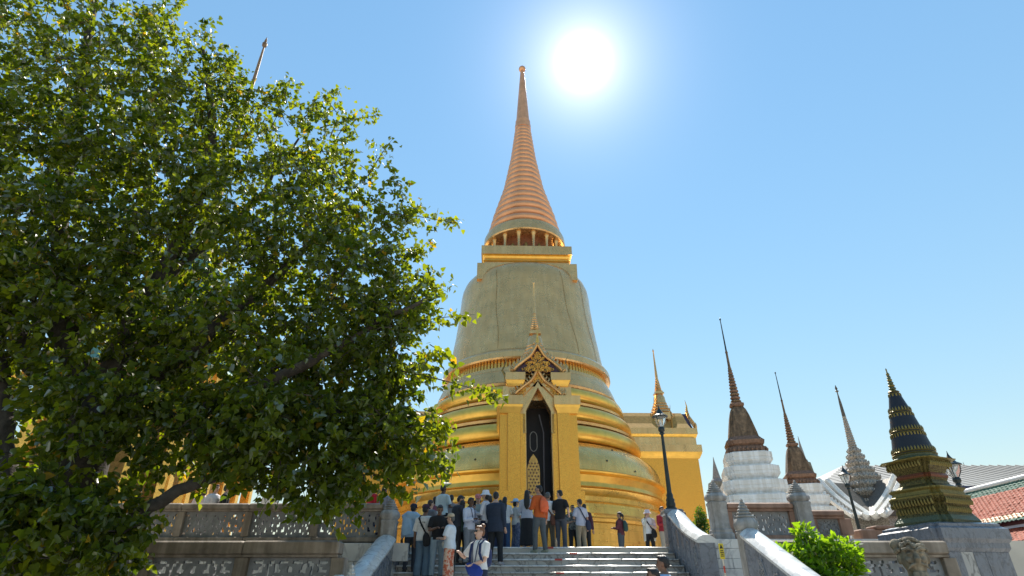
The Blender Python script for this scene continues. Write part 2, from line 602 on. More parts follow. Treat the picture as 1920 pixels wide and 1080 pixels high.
# ---- lattice panels
UPPER = ['##############', '##.#####.####.', '####.#######.#', '#.####.#.#####', '######.####.##', '##.#.######..#', '#####.##.#####', '#.######..##.#', '###.##.######.', '##############']
LOWER = ['##################', '##....###..##....#', '#####..#..#..#####', '####..##.##..####.', '##....##.##...###.', '########.#########', '##..##..##..##..##', '#..####....####..#', '##..##..##..##..##', '###....####....###', '##.####.##.####.##', '#....######....###', '##################']
def lattice_mesh(name, rows, cell, wide, depth, m, seed=3, shift=0):
    rows = [r + r[::-1] for r in rows]
    rows = [r[shift:] + r[:shift] for r in rows]
    rows = [(r * 4)[:wide] for r in rows]
    H = len(rows); W = wide
    sol = lambda i, j: 0 <= i < W and 0 <= j < H and rows[H - 1 - j][i] == '#'
    b = MB()
    rnd = random.Random(seed)
    jit = {}
    def P(i, j):
        if (i, j) not in jit:
            e = cell * 0.24 if 0 < i < W and 0 < j < H else 0
            jit[(i, j)] = (i * cell - W * cell / 2 + rnd.uniform(-e, e), j * cell + rnd.uniform(-e, e))
        return jit[(i, j)]
    for i in range(W):
        for j in range(H):
            if not sol(i, j): continue
            c = [P(i, j), P(i + 1, j), P(i + 1, j + 1), P(i, j + 1)]
            v = [(x, -depth / 2, z) for x, z in c] + [(x, depth / 2, z) for x, z in c]
            f = [(0, 1, 2, 3), (7, 6, 5, 4)]
            for (di, dj), q in (((0, -1), (1, 0, 4, 5)), ((1, 0), (2, 1, 5, 6)), ((0, 1), (3, 2, 6, 7)), ((-1, 0), (0, 3, 7, 4))):
                if not sol(i + di, j + dj): f.append(q)
            b.add(v, f)
    me = bpy.data.meshes.new(name)
    me.from_pydata(b.v, [], b.f); me.materials.append(m)
    return me


def balustrade(label, x0, x1, Y, z0, h, pitch, kind, stone, pierw=0.2, first=0.0, lat=None, group=None, ends=True):
    """stone balustrade along x: base course, piers, pierced panels and a thick coping in lengths"""
    root = empty('balustrade', ((x0 + x1) / 2, Y, z0))
    props(root, label, 'balustrade', group)
    ox = (x0 + x1) / 2
    rail_h = 0.2 if kind == 'upper' else 0.3
    base_h = 0.13 if kind == 'upper' else 0.45
    dep = 0.3 if kind == 'upper' else 0.34
    n = max(1, int(round((x1 - x0) / pitch)))
    p = (x1 - x0) / n
    for i in range(n):
        a = x0 + i * p - ox; b_ = a + p
        m = MB(); m.bbox(a + 0.003, b_ - 0.003, -dep / 2 - 0.03, dep / 2 + 0.03, 0, base_h, 0.02)
        obj('base_stone', m, stone, root, smooth=40)
        m = MB()
        j = random.uniform(-0.005, 0.005)
        m.bbox(a + 0.003, b_ - 0.003, -dep / 2 - 0.05 + j, dep / 2 + 0.05 + j, h - rail_h + 0.05, h + j, 0.03)
        m.bbox(a + 0.003, b_ - 0.003, -dep / 2 + j, dep / 2 + j, h - rail_h, h - rail_h + 0.052, 0.01)
        obj('coping_stone', m, stone, root, smooth=40)
        me, ph, pw = lat
        sx = (p - pierw) / pw; sz = (h - rail_h - base_h) / ph
        link('lattice_panel', me[i % 3], root, (a + p / 2, 0, base_h + 0.001), scale=(sx, 1, sz))
    for i in range(n + 1):
        a = x0 + i * p - ox
        m = MB(); m.bbox(a - pierw / 2, a + pierw / 2, -dep / 2 + 0.02, dep / 2 - 0.02, base_h, h - rail_h, 0.012)
        obj('pier', m, stone, root, smooth=40)
    return root


LATU = ([lattice_mesh('lattice_panel', UPPER, 0.045, 36, 0.07, STONEG, s_, h_) for s_, h_ in ((3, 0), (4, 7), (5, 13))], 0.45, 36 * 0.045)
LATL = ([lattice_mesh('lattice_panel', LOWER, 0.05, 36, 0.08, STONEG, s_, 0) for s_ in (3, 4, 5)], 0.65, 36 * 0.05)
balustrade('pierced stone balustrade of the upper terrace behind the low tree branches', -12.4, -3.42, 16.45, TZ, 0.96, 1.78, 'upper', STONEB, lat=LATU)
balustrade('lower brown balustrade with large fretwork left of the stairs', -12.9, -3.42, 12.62, LZ, 1.45, 1.86, 'lower', STONEB, lat=LATL, pierw=0.26)
balustrade('short pink sandstone balustrade between the two grey posts', 5.55, 7.28, 15.95, TZ, 0.9, 1.73, 'upper', STONEP, pierw=0.26, lat=LATU)
balustrade('stub of pink sandstone balustrade ending before the second white chedi', 7.68, 8.55, 15.95, TZ, 0.72, 0.9, 'upper', STONEP, pierw=0.3, lat=LATU)
balustrade('lower brown balustrade behind the leafy bush on the right', 4.85, 8.6, 12.62, LZ, 1.45, 1.86, 'lower', STONEB, lat=LATL, pierw=0.26)
m = MB(); m.bbox(8.9, 11.6, 15.9, 16.3, TZ - 0.002, TZ + 0.28, 0.03); m.bbox(9.3, 9.9, 15.86, 16.34, TZ + 0.281, TZ + 0.36, 0.02)
props(obj('low_wall', m, STONEP), 'low stone kerb wall at the foot of the lamp by the white chedi', 'wall')

# pale marble face of the upper terrace, seen through the lower fretwork
lw = empty('retaining_wall', (-8.3, 16.2, LZ)); props(lw, 'pale marble retaining wall behind the lower left fretwork', 'wall')
for r in range(4):
    for k in range(11):
        m = MB(); m.bbox(-5.2 + k * 0.95 + (0.4 if r % 2 else 0) + 0.003, -5.2 + k * 0.95 + (0.4 if r % 2 else 0) + 0.947, -0.1, 0.045, r * 0.43 + 0.004, r * 0.43 + 0.428, 0.008)
        obj('stone_block', m, MARBLEW, lw)

# white marble courses of the retaining wall right of the stairs
rw = empty('retaining_wall', (4.95, 15.46, LZ)); props(rw, 'white marble retaining wall under the grey posts, right of the stairs', 'wall')
for r in range(8):
    x = 0.0; k = 0
    while x < 4.2:
        wdt = 0.55 + 0.35 * random.random() if not (k == 0 and r % 2) else 0.4
        m = MB(); o_ = random.uniform(0, 0.008)
        m.bbox(x + 0.003, x + wdt - 0.003, -0.06 - o_, 0.1, r * 0.219 + 0.002, r * 0.219 + 0.216, 0.006)
        obj('stone_block', m, MARBLEW, rw)
        x += wdt; k += 1


# ---- posts with tiered finials
OCT = [(math.cos(PI / 8 + i * PI / 4) / math.cos(PI / 8), math.sin(PI / 8 + i * PI / 4) / math.cos(PI / 8)) for i in range(8)]
CSQ = redent(1, 0.14)


def post(label, loc, h, w_, m, tiers=5, style='tier', group=None, cap=0.5, rz=0):
    root = empty('stone_post', loc, rz)
    props(root, label, 'post', group)
    b = MB()
    b.loft(CSQ, [(w_ * 1.3, 0), (w_ * 1.3, 0.14), (w_ * 1.16, 0.18), (w_ * 1.16, 0.24), (w_ * 1.05, 0.27), (w_ * 1.05, 0.3), (w_, 0.33), (w_, h - cap - 0.1), (w_ * 1.08, h - cap - 0.06), (w_ * 1.08, h - cap - 0.02), (w_, h - cap)])
    obj('shaft', b, m, root, smooth=30)
    b = MB()
    hc = cap * 0.4
    b.loft(OCT, [(w_ * 1.0, h - cap + 0.002), (w_ * 1.28, h - cap + hc * 0.3), (w_ * 1.32, h - cap + hc * 0.55), (w_ * 1.2, h - cap + hc * 0.8), (w_ * 0.95, h - cap + hc)])
    obj('capital', b, m, root, smooth=30)
    z = h - cap + hc + 0.002
    th = (cap * 0.6 - 0.07) / tiers
    for k in range(tiers):
        r0 = w_ * (0.98 - 0.78 * k / tiers)
        b = MB(); b.loft(OCT, [(r0 * 0.86, z), (r0, z + th * 0.35), (r0, z + th * 0.6), (r0 * 0.72, z + th * 0.99)])
        obj('finial_ring', b, m, root, smooth=30)
        z += th
    b = MB(); b.lathe([(0.02, z - 0.02), (0.03, z + 0.02), (0.034, z + 0.045), (0.018, z + 0.06), (0.004, z + 0.08)], 10)
    obj('finial_tip', b, m, root, smooth=50)
    return root


post('weathered stone post with ringed cap at the left head of the stairs', (-3.22, 16.25, 2.2), 1.95, 0.19, POSTS, cap=0.62)
post('grey post with stepped cap beside the hedge, left of the pair', (5.32, 15.85, TZ), 1.47, 0.2, POSTS, cap=0.55, group='grey posts of the upper balustrade')
post('grey post with stepped cap before the second white chedi, right of the pair', (7.48, 15.85, TZ), 1.47, 0.2, POSTS, cap=0.55, group='grey posts of the upper balustrade')
post('tall pale post with lotus finial at the head of the lower right handrail', (4.68, 12.4, LZ), 2.23, 0.165, POSTS, cap=0.62)
post('white post tip rising in front of the lower balustrade by the left stairs', (-3.05, 12.2, 0.0), 2.26, 0.15, MARBLEW, cap=0.6)
post('white post tip in front of the leafy bush and balustrade', (6.5, 12.2, 0.0), 2.32, 0.15, MARBLEW, cap=0.6)
post('small stone post beside the far lamp in front of the gabled shrine', (10.15, 16.1, TZ), 0.62, 0.13, POSTS, cap=0.3)


# ---- sloping stair parapets
def parapet(label, x0, x1, pts, zb, m, panels, side):
    """pts: (y, z) of the coping line from the top down towards the viewer"""
    root = empty('stair_parapet', ((x0 + x1) / 2, pts[0][0], zb))
    props(root, label, 'parapet')
    ox, oy = (x0 + x1) / 2, pts[0][0]
    w2 = (x1 - x0) / 2
    L_ = [(y - oy, z - zb) for y, z in pts]
    b = MB()
    b.prism([(y, z - 0.1) for y, z in L_] + [(L_[-1][0], -0.2), (L_[0][0], -0.2)], -w2, w2, 'x')
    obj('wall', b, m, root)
    b = MB()   # rounded coping swept along the line
    sec = [(-w2 - 0.05, -0.1), (-w2 - 0.06, -0.04), (-w2 + 0.02, 0.03), (-w2 * 0.4, 0.075), (w2 * 0.4, 0.075), (w2 - 0.02, 0.03), (w2 + 0.06, -0.04), (w2 + 0.05, -0.1)]
    n = len(sec); v = []; f = []
    for y, z in L_:
        v += [(sx, y, z + sz) for sx, sz in sec]
    for k in range(len(L_) - 1):
        for i in range(n):
            j = (i + 1) % n
            f.append((k * n + i, k * n + j, (k + 1) * n + j, (k + 1) * n + i))
    f += [tuple(range(n)), tuple(range((len(L_) - 1) * n, len(L_) * n))[::-1]]
    b.add(v, f)
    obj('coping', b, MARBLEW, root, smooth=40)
    zc = lambda y: np.interp(y, [q[0] for q in L_][::-1], [q[1] for q in L_][::-1])
    s = side
    for (ya, yb, kind) in panels:
        ya -= oy; yb -= oy
        zt = min(zc(ya), zc(yb)) - 0.24
        z0_ = zt - 0.62
        xf = s * w2
        if kind == 'groove':
            b = MB()
            t = 0.035
            A = [(ya, zc(ya) - 0.24), (yb, zc(yb) - 0.24), (yb, zc(yb) - 0.86), (ya, zc(ya) - 0.86)]
            for p, q in zip(A, A[1:] + A[:1]):
                b.tube([(xf, p[0], p[1]), (xf, q[0], q[1])], t * 0.55, 6)
            obj('panel_moulding', b, m, root, smooth=50)
        else:
            b = MB(); cy, cz = (ya + yb) / 2, (zc(ya) + zc(yb)) / 2 - 0.55
            ry, rz_ = abs(yb - ya) / 2, 0.3
            ring = [(xf, cy + ry * math.cos(a) * (1 + 0.08 * math.cos(6 * a)), cz + rz_ * math.sin(a) * (1 + 0.08 * math.cos(6 * a))) for a in [2 * PI * i / 32 for i in range(33)]]
            b.tube(ring, 0.018, 6)
            obj('panel_frame', b, m, root, smooth=50)
            b = MB()
            rr = random.Random(5)
            for i in range(46):
                a = rr.uniform(0, 2 * PI); q = math.sqrt(rr.random()) * 0.85
                yy_, zz_ = cy + ry * q * math.cos(a), cz + rz_ * q * math.sin(a)
                b.ball((xf, yy_, zz_), (0.016, 0.03, 0.022), 6, 4)
            obj('carved_foliage', b, STONEG, root, smooth=60)
    return root


def curve(a, b, n, bend):
    """from (y, z) a down to b, flattening towards the foot"""
    o = []
    for i in range(n + 1):
        t = i / n
        y = a[0] + (b[0] - a[0]) * t
        z = a[1] + (b[1] - a[1]) * (t + bend * math.sin(PI * t))
        o.append((y, z))
    return o


parapet('right stair parapet with sunlit white coping running down from the lamp', SX1 + 0.02, SX1 + 0.4, curve((17.45, 3.88), (15.0, 2.98), 14, 0.10), LZ, MARBLEB, [(17.1, 16.75, 'groove'), (16.65, 16.3, 'groove'), (16.2, 15.85, 'groove'), (15.6, 15.25, 'oval')], -1)
parapet('left stair parapet with a smooth rounded bluish coping', SX0 - 0.42, SX0 - 0.02, curve((16.02, 3.08), (12.9, 1.95), 12, 0.0), LZ, MARBLEB, [(15.6, 15.2, 'oval'), (14.9, 14.5, 'oval'), (14.2, 13.8, 'oval')], 1)
parapet('lower right parapet with white coping beside the leafy bush', SX1 + 0.06, SX1 + 0.4, curve((12.2, 2.83), (8.0, 1.1), 12, 0.0), 0.0, MARBLEB, [(11.7, 11.4, 'oval'), (11.1, 10.8, 'oval'), (10.5, 10.2, 'oval'), (9.9, 9.6, 'oval')], -1)
parapet('lowest left parapet below the landing', SX0 - 0.4, SX0 - 0.06, curve((12.0, 2.0), (8.0, 0.6), 12, 0.0), 0.0, MARBLEB, [(11.5, 11.2, 'oval')], 1)
m = MB()
m.loft(CSQ, [(0.27, 0), (0.27, 0.1), (0.24, 0.14), (0.24, 1.52), (0.28, 1.56), (0.28, 1.64), (0.25, 1.68)])
props(obj('lamp_plinth', m, MARBLEB, loc=(4.62, 17.72, 2.3), smooth=30), 'dark marble pillar carrying the lamp at the head of the stairs', 'pillar')


# ---- street lamps
GLASS = bpy.data.materials.new('lamp_glass'); GLASS.use_nodes = True
_b = GLASS.node_tree.nodes['Principled BSDF']
_b.inputs['Base Color'].default_value = (0.9, 0.93, 0.93, 1); _b.inputs['Roughness'].default_value = 0.12
_b.inputs['Transmission Weight'].default_value = 0.85; _b.inputs['IOR'].default_value = 1.08
_n = GLASS.node_tree.nodes.new('ShaderNodeTexNoise'); _n.inputs['Scale'].default_value = 8
_r = GLASS.node_tree.nodes.new('ShaderNodeMapRange'); _r.inputs['To Min'].default_value = 0.05; _r.inputs['To Max'].default_value = 0.3
GLASS.node_tree.links.new(_n.outputs['Fac'], _r.inputs['Value']); GLASS.node_tree.links.new(_r.outputs[0], _b.inputs['Roughness'])


def lamp(label, loc, h, s=1.0):
    root = empty('street_lamp', loc)
    props(root, label, 'lamp', 'dark iron street lamps')
    b = MB()
    b.lathe([(0.2 * s, 0), (0.2 * s, 0.06 * s), (0.15 * s, 0.1 * s), (0.17 * s, 0.2 * s), (0.14 * s, 0.28 * s), (0.16 * s, 0.34 * s), (0.11 * s, 0.42 * s), (0.125 * s, 0.5 * s), (0.085 * s, 0.58 * s)], 20)
    obj('base', b, IRON, root, smooth=50)
    zl = h - 0.95 * s
    b = MB(); b.lathe([(0.085 * s, 0.575 * s), (0.05 * s, zl - 0.2 * s)], 16); obj('pole', b, IRON, root, smooth=50)
    b = MB(); b.lathe([(0.05 * s, zl - 0.2 * s), (0.1 * s, zl - 0.16 * s), (0.07 * s, zl - 0.1 * s), (0.12 * s, zl - 0.04 * s), (0.12 * s, zl + 0.06 * s), (0.08 * s, zl + 0.1 * s)], 16); obj('collar', b, IRON, root, smooth=50)
    b = MB(); b.lathe([(0.09 * s, zl + 0.1 * s), (0.19 * s, zl + 0.28 * s), (0.22 * s, zl + 0.46 * s)], 20, cap=False); obj('globe', b, GLASS, root, smooth=50)
    for i in range(4):
        a = PI / 4 + i * PI / 2
        b = MB(); b.tube([(0.09 * s * math.cos(a), 0.09 * s * math.sin(a), zl + 0.09 * s), (0.2 * s * math.cos(a), 0.2 * s * math.sin(a), zl + 0.28 * s), (0.23 * s * math.cos(a), 0.23 * s * math.sin(a), zl + 0.47 * s)], 0.012 * s, 6); obj('glass_bar', b, IRON, root)
    b = MB(); b.lathe([(0.05 * s, zl + 0.09 * s), (0.05 * s, zl + 0.3 * s), (0.035 * s, zl + 0.36 * s)], 12); obj('bulb', b, mat('bulb_white', (0.7, 0.7, 0.68), rough=0.3, var=0.05), root, smooth=50)
    b = MB(); b.lathe([(0.24 * s, zl + 0.465 * s), (0.3 * s, zl + 0.475 * s), (0.29 * s, zl + 0.51 * s), (0.17 * s, zl + 0.58 * s), (0.12 * s, zl + 0.66 * s), (0.1 * s, zl + 0.7 * s), (0.06 * s, zl + 0.76 * s), (0.025 * s, zl + 0.84 * s), (0.004 * s, zl + 0.96 * s)], 20); obj('hood', b, IRON, root, smooth=40)
    return root


lamp('tall dark lamp post at the right head of the stairs', (4.62, 17.72, 3.98), 3.12, 0.82)
p = at(1612, 995, 17.5)
lamp('slender dark lamp post in front of the gabled grey shrine', (p.x, 17.5, TZ), at(1578, 872, 17.5).z - TZ, 0.62)
p = at(1812, 950, 15.8)
lamp('dark lamp half hidden behind the blue cone pedestal', (p.x, 15.8, TZ), at(1776, 846, 15.8).z - TZ, 0.8)

# ================================================================== the golden stupa
CH = empty('golden_stupa', (0.88, 34.6, TZ), R(1.5))
props(CH, 'huge golden bell shaped stupa with ringed spire and porches', 'stupa')


def lath(name, prof, m, parent, n=96, smooth=28, **k):
    b = MB(); b.lathe(prof, n); return obj(name, b, m, parent, smooth=smooth, **k)


lath('plinth', [(8.1, -0.02), (8.1, 0.3), (7.95, 0.38), (7.8, 0.42), (7.8, 1.75), (7.88, 1.8), (7.9, 1.92), (7.75, 2.0)], GOLDB, CH)
lath('base_moulding', [(7.6, 1.9), (7.6, 2.1), (7.5, 2.2), (7.44, 2.62), (7.5, 2.68), (7.36, 2.74), (7.36, 2.95), (7.56, 3.12), (7.62, 3.24)], GOLDB, CH)
lath('base_band', [(7.5, 3.245), (7.58, 3.3), (7.50, 3.36), (7.44, 3.55), (7.5, 3.86), (7.68, 3.95), (7.7, 4.02), (7.62, 4.08), (7.5, 4.1)], GOLDM, CH)
lath('drum', [(7.52, 4.1), (7.50, 4.35), (7.42, 4.68), (7.25, 4.95), (7.0, 5.22), (6.7, 5.46), (6.5, 5.52), (6.42, 5.6)], GOLD, CH)


def torus_prof(r, z0, z1, d, n=12):
    o = [(r - d * 1.1, z0 - 0.02), (r - d * 0.5, z0)]
    for i in range(n + 1):
        a = -PI / 2 + PI * i / n
        o.append((r - d * 0.45 + d * 0.45 * math.cos(a), (z0 + z1) / 2 + (z1 - z0) / 2 * math.sin(a)))
    o += [(r - d * 0.3, z1), (r - d * 0.55, z1 + 0.02)]
    return o


for r_, z0, z1, d_ in ((6.6, 5.66, 6.52, 0.75), (6.18, 6.86, 7.66, 0.7), (5.8, 8.0, 8.72, 0.6)):
    lath('ring_moulding', torus_prof(r_, z0, z1, d_), GOLDM, CH)
lath('moulding_fillet', [(5.9, 6.48), (5.95, 6.56), (6.34, 6.58), (6.36, 6.72), (6.0, 6.76), (5.8, 6.85), (5.7, 6.9)], GOLDP, CH)
lath('moulding_fillet', [(5.5, 7.6), (5.55, 7.69), (5.92, 7.71), (5.94, 7.84), (5.55, 7.88), (5.4, 7.98), (5.3, 8.02)], GOLDP, CH)
lath('upper_drum', [(5.4, 8.7), (5.5, 8.76), (5.54, 8.9), (5.44, 9.0), (5.4, 9.25), (5.22, 9.68), (5.14, 9.74), (5.1, 9.95), (4.9, 9.96)], GOLDP, CH)
lath('lotus_core', [(4.82, 9.9), (4.86, 10.42)], REDG, CH)
lath('bell_rim', [(4.85, 10.40), (5.16, 10.42), (5.22, 10.5), (5.20, 10.82), (5.12, 10.95), (4.95, 11.08), (4.8, 11.12)], GOLDP, CH)
bp = MB(); bp.bbox(-0.078, 0.078, -0.09, 0.05, 0, 0.46, 0.03)
petal_me = bp.mesh('lotus_petal', 40); petal_me.materials.append(GOLDR)
NP = 150
for i in range(NP):
    a = 2 * PI * i / NP
    link('lotus_petal', petal_me, CH, (4.9 * math.cos(a), 4.9 * math.sin(a), 9.955), (R(-6), 0, a + PI / 2))
bb = [(4.86, 11.1), (4.80, 11.6), (4.68, 12.4), (4.56, 13.2), (4.45, 14.1), (4.36, 15.0), (4.30, 15.7), (4.27, 16.25), (4.2, 16.7), (4.07, 17.05), (3.87, 17.3), (3.55, 17.5), (3.15, 17.6), (2.6, 17.66), (1.5, 17.7)]
lath('bell', bb, GOLDP, CH, n=128, smooth=40)
# lightning conductor cables on the bell
for a0, sway in ((-62, 0.16), (-38, 0.1), (-118, 0.12)):
    pts = []
    for i in range(26):
        t = i / 25; z = 11.2 + 5.6 * t
        rr = np.interp(z, [q[1] for q in bb], [q[0] for q in bb]) + 0.02
        a = R(a0) + sway * (1 - t) * 0.9 + 0.012 * math.sin(9 * t)
        pts.append((rr * math.cos(a), rr * math.sin(a), z))
    b = MB(); b.tube(pts, 0.009, 5); obj('cable', b, GOLDD, CH)
# cables and rivets on the drum
for a0 in (-28, -24):
    pts = [(np.interp(z, [4.1, 4.35, 4.68, 4.95, 5.22, 5.46], [7.55, 7.52, 7.44, 7.27, 7.02, 6.72]) * math.cos(R(a0 + (z - 4.1) * 2)), np.interp(z, [4.1, 4.35, 4.68, 4.95, 5.22, 5.46], [7.55, 7.52, 7.44, 7.27, 7.02, 6.72]) * math.sin(R(a0 + (z - 4.1) * 2)), z) for z in np.linspace(4.12, 5.46, 10)]
    b = MB(); b.tube(pts, 0.009, 5); obj('cable', b, GOLDD, CH)
rv = MB(); rv.ball((0, 0, 0), 0.05, 8, 6); rv_me = rv.mesh('vent_hole', 60); rv_me.materials.append(DARK)
for a0, z in ((-62, 4.6), (-48, 4.3), (-112, 4.55), (-125, 4.25), (-55, 5.3), (-120, 5.35)):
    rr = float(np.interp(z, [4.1, 4.35, 4.68, 4.95, 5.22, 5.46], [7.53, 7.50, 7.42, 7.25, 7.0, 6.7]))
    link('vent_hole', rv_me, CH, (rr * math.cos(R(a0)), rr * math.sin(R(a0)), z))

# square throne (harmika)
def sqbox(name, prof, m):
    b = MB(); b.loft(SQ, prof); return obj(name, b, m, CH)


sqbox('throne_base', [(3.17, 16.45), (3.17, 17.62)], GOLDP)
sqbox('throne_step', [(2.86, 17.615), (2.86, 17.8), (2.72, 17.86), (2.72, 17.98)], GOLDP)
sqbox('throne_moulding', [(2.74, 17.985), (2.82, 18.02), (2.74, 18.1), (2.70, 18.3), (2.76, 18.42), (2.86, 18.46)], GOLDM)
sqbox('throne_top', [(2.94, 18.465), (2.94, 19.1), (2.86, 19.14)], GOLDP)
lath('colonnade_core', [(2.05, 19.0), (2.05, 20.9)], REDG, CH, n=48)
cb = MB(); cb.lathe([(0.17, 0), (0.17, 0.1), (0.12, 0.16), (0.1, 0.9), (0.12, 1.3), (0.18, 1.42), (0.18, 1.53)], 12)
col_me = cb.mesh('column', 40); col_me.materials.append(GOLDP)
sb = MB(); sb.lathe([(0.13, 0), (0.15, 0.3), (0.1, 0.62), (0.12, 0.75), (0.09, 0.9), (0.02, 1.05)], 10)
stat_me = sb.mesh('figure', 50); stat_me.materials.append(GOLDD)
for i in range(16):
    a = 2 * PI * (i + 0.5) / 16
    link('column', col_me, CH, (2.5 * math.cos(a), 2.5 * math.sin(a), 19.02))
    a = 2 * PI * i / 16
    link('figure', stat_me, CH, (2.3 * math.cos(a), 2.3 * math.sin(a), 19.02), scale=(1, 1, 0.8))
lath('spire_rim', [(2.0, 20.54), (2.84, 20.545), (2.9, 20.62), (2.86, 21.15), (2.76, 21.4), (2.55, 21.56), (1.5, 21.6)], GOLDP, CH)
# diminishing rings
ZR = [21.55, 23.2, 25.8, 28.9, 32.2]
RR = [2.66, 2.28, 1.54, 1.0, 0.62]
ub = MB()
ub.lathe([(0.8, 0)] + [(0.86 + 0.14 * math.cos(-PI / 2 + PI * i / 8), 0.5 + 0.5 * math.sin(-PI / 2 + PI * i / 8)) for i in range(9)] + [(0.8, 1)], 64)
ring_me = ub.mesh('spire_ring', 50); ring_me.materials.append(SPIREG)
z = 21.57; NR = 21
hs = np.linspace(0.66, 0.38, NR); hs *= (32.1 - 21.57) / hs.sum()
for h_ in hs:
    r_ = float(np.interp(z + h_ / 2, ZR, RR))
    link('spire_ring', ring_me, CH, (0, 0, z), scale=(r_, r_, h_ * 1.02))
    z += h_
lath('spire_core', [(2.0, 21.5), (1.75, 23.2), (1.2, 25.8), (0.77, 28.9), (0.5, 32.2)], SPIREG, CH, n=48)
lath('spire_neck', [(0.5, 32.05), (0.64, 32.12), (0.64, 32.5), (0.58, 32.56), (0.6, 32.9), (0.54, 33.0)], SPIREG, CH, n=40)
lath('spire_cone', [(0.54, 32.98), (0.4, 35.2), (0.27, 37.2), (0.15, 38.9)], SPIREG, CH, n=40)
lath('spire_ball', [(0.02, 38.86)] + [(0.3 * math.cos(-PI / 2 + PI * i / 12 + 0.01), 39.16 + 0.3 * math.sin(-PI / 2 + PI * i / 12)) for i in range(1, 12)] + [(0.02, 39.48)], SPIREG, CH, n=24, smooth=60)


# ---- porches
def spline(pts, n=40):
    """Catmull-Rom through 2-D points"""
    P = [pts[0]] + list(pts) + [pts[-1]]
    o = []
    for k in range(1, len(P) - 2):
        for i in range(n):
            t = i / n
            a, b, c, d = P[k - 1], P[k], P[k + 1], P[k + 2]
            o.append(tuple(0.5 * (2 * b[q] + (c[q] - a[q]) * t + (2 * a[q] - 5 * b[q] + 4 * c[q] - d[q]) * t * t + (3 * b[q] - a[q] - 3 * c[q] + d[q]) * t ** 3) for q in (0, 1)))
    o.append(tuple(pts[-1]))
    return o


def bargeboard(b, apex, foot, y, wdt, dep, flames=9):
    """wavy gable board with flame teeth from apex (x, z) to foot, mirrored both sides"""
    for s in (-1, 1):
        ax, az = apex; fx, fz = foot
        mid1 = (ax + (fx - ax) * 0.28, az + (fz - az) * 0.42)
        mid2 = (ax + (fx - ax) * 0.55, az + (fz - az) * 0.62)
        c = spline([(ax, az), mid1, mid2, (fx * 0.9, fz + (az - fz) * 0.12), (fx, fz)], 8)
        pts = [(s * x, y, z) for x, z in c]
        b.tube(pts, [(wdt * 0.5, dep * 0.5)] * len(pts), 8)
        for k in range(flames):
            i = int((k + 0.6) / flames * (len(c) - 2))
            x, z = c[i]
            nx, nz = c[i + 1][1] - c[i][1], -(c[i + 1][0] - c[i][0])
            l = math.hypot(nx, nz) + 1e-6
            nx, nz = -nx / l, -nz / l
            if nz < 0: nx, nz = -nx, -nz
            b.tube([(s * x, y, z), (s * (x + nx * wdt * 0.9), y, z + nz * wdt * 0.9 + 0.02), (s * (x + nx * wdt * 1.0 - 0.03), y, z + nz * wdt * 1.2 + 0.09)], [wdt * 0.42, wdt * 0.28, 0.008], 6)
        # upturned naga tail at the foot
        b.tube([(s * fx, y, fz), (s * (fx + 0.14), y, fz + 0.02), (s * (fx + 0.2), y, fz + 0.16), (s * (fx + 0.15), y, fz + 0.3)], [wdt * 0.5, wdt * 0.42, wdt * 0.28, 0.012], 8)


def chofa(b, x, y, z, h, s=1):
    b.tube([(x, y, z), (x, y, z + h * 0.25), (x + s * h * 0.12, y, z + h * 0.45), (x + s * h * 0.04, y, z + h * 0.62), (x - s * h * 0.02, y, z + h * 0.8), (x + s * h * 0.1, y, z + h)], [0.07, 0.075, 0.05, 0.035, 0.025, 0.006], 8)


def scrollwork(b, cx, cz, y, w_, h_, n, seed, inside):
    rr = random.Random(seed); k = 0
    while k < n:
        x = rr.uniform(0, w_); z = rr.uniform(0, h_)
        if not inside(x, z): continue
        k += 1
        r0 = rr.uniform(0.04, 0.085); ph = rr.uniform(0, 6)
        for s in (-1, 1):
            pts = [(cx + s * (x + r0 * (1 - t * 0.7) * math.cos(ph + 5 * t)), y - 0.02 * (1 - t), cz + z + r0 * (1 - t * 0.7) * math.sin(ph + 5 * t)) for t in (0, 0.2, 0.4, 0.6, 0.8, 1)]
            b.tube(pts, [0.012, 0.02, 0.022, 0.02, 0.018, 0.014], 5)


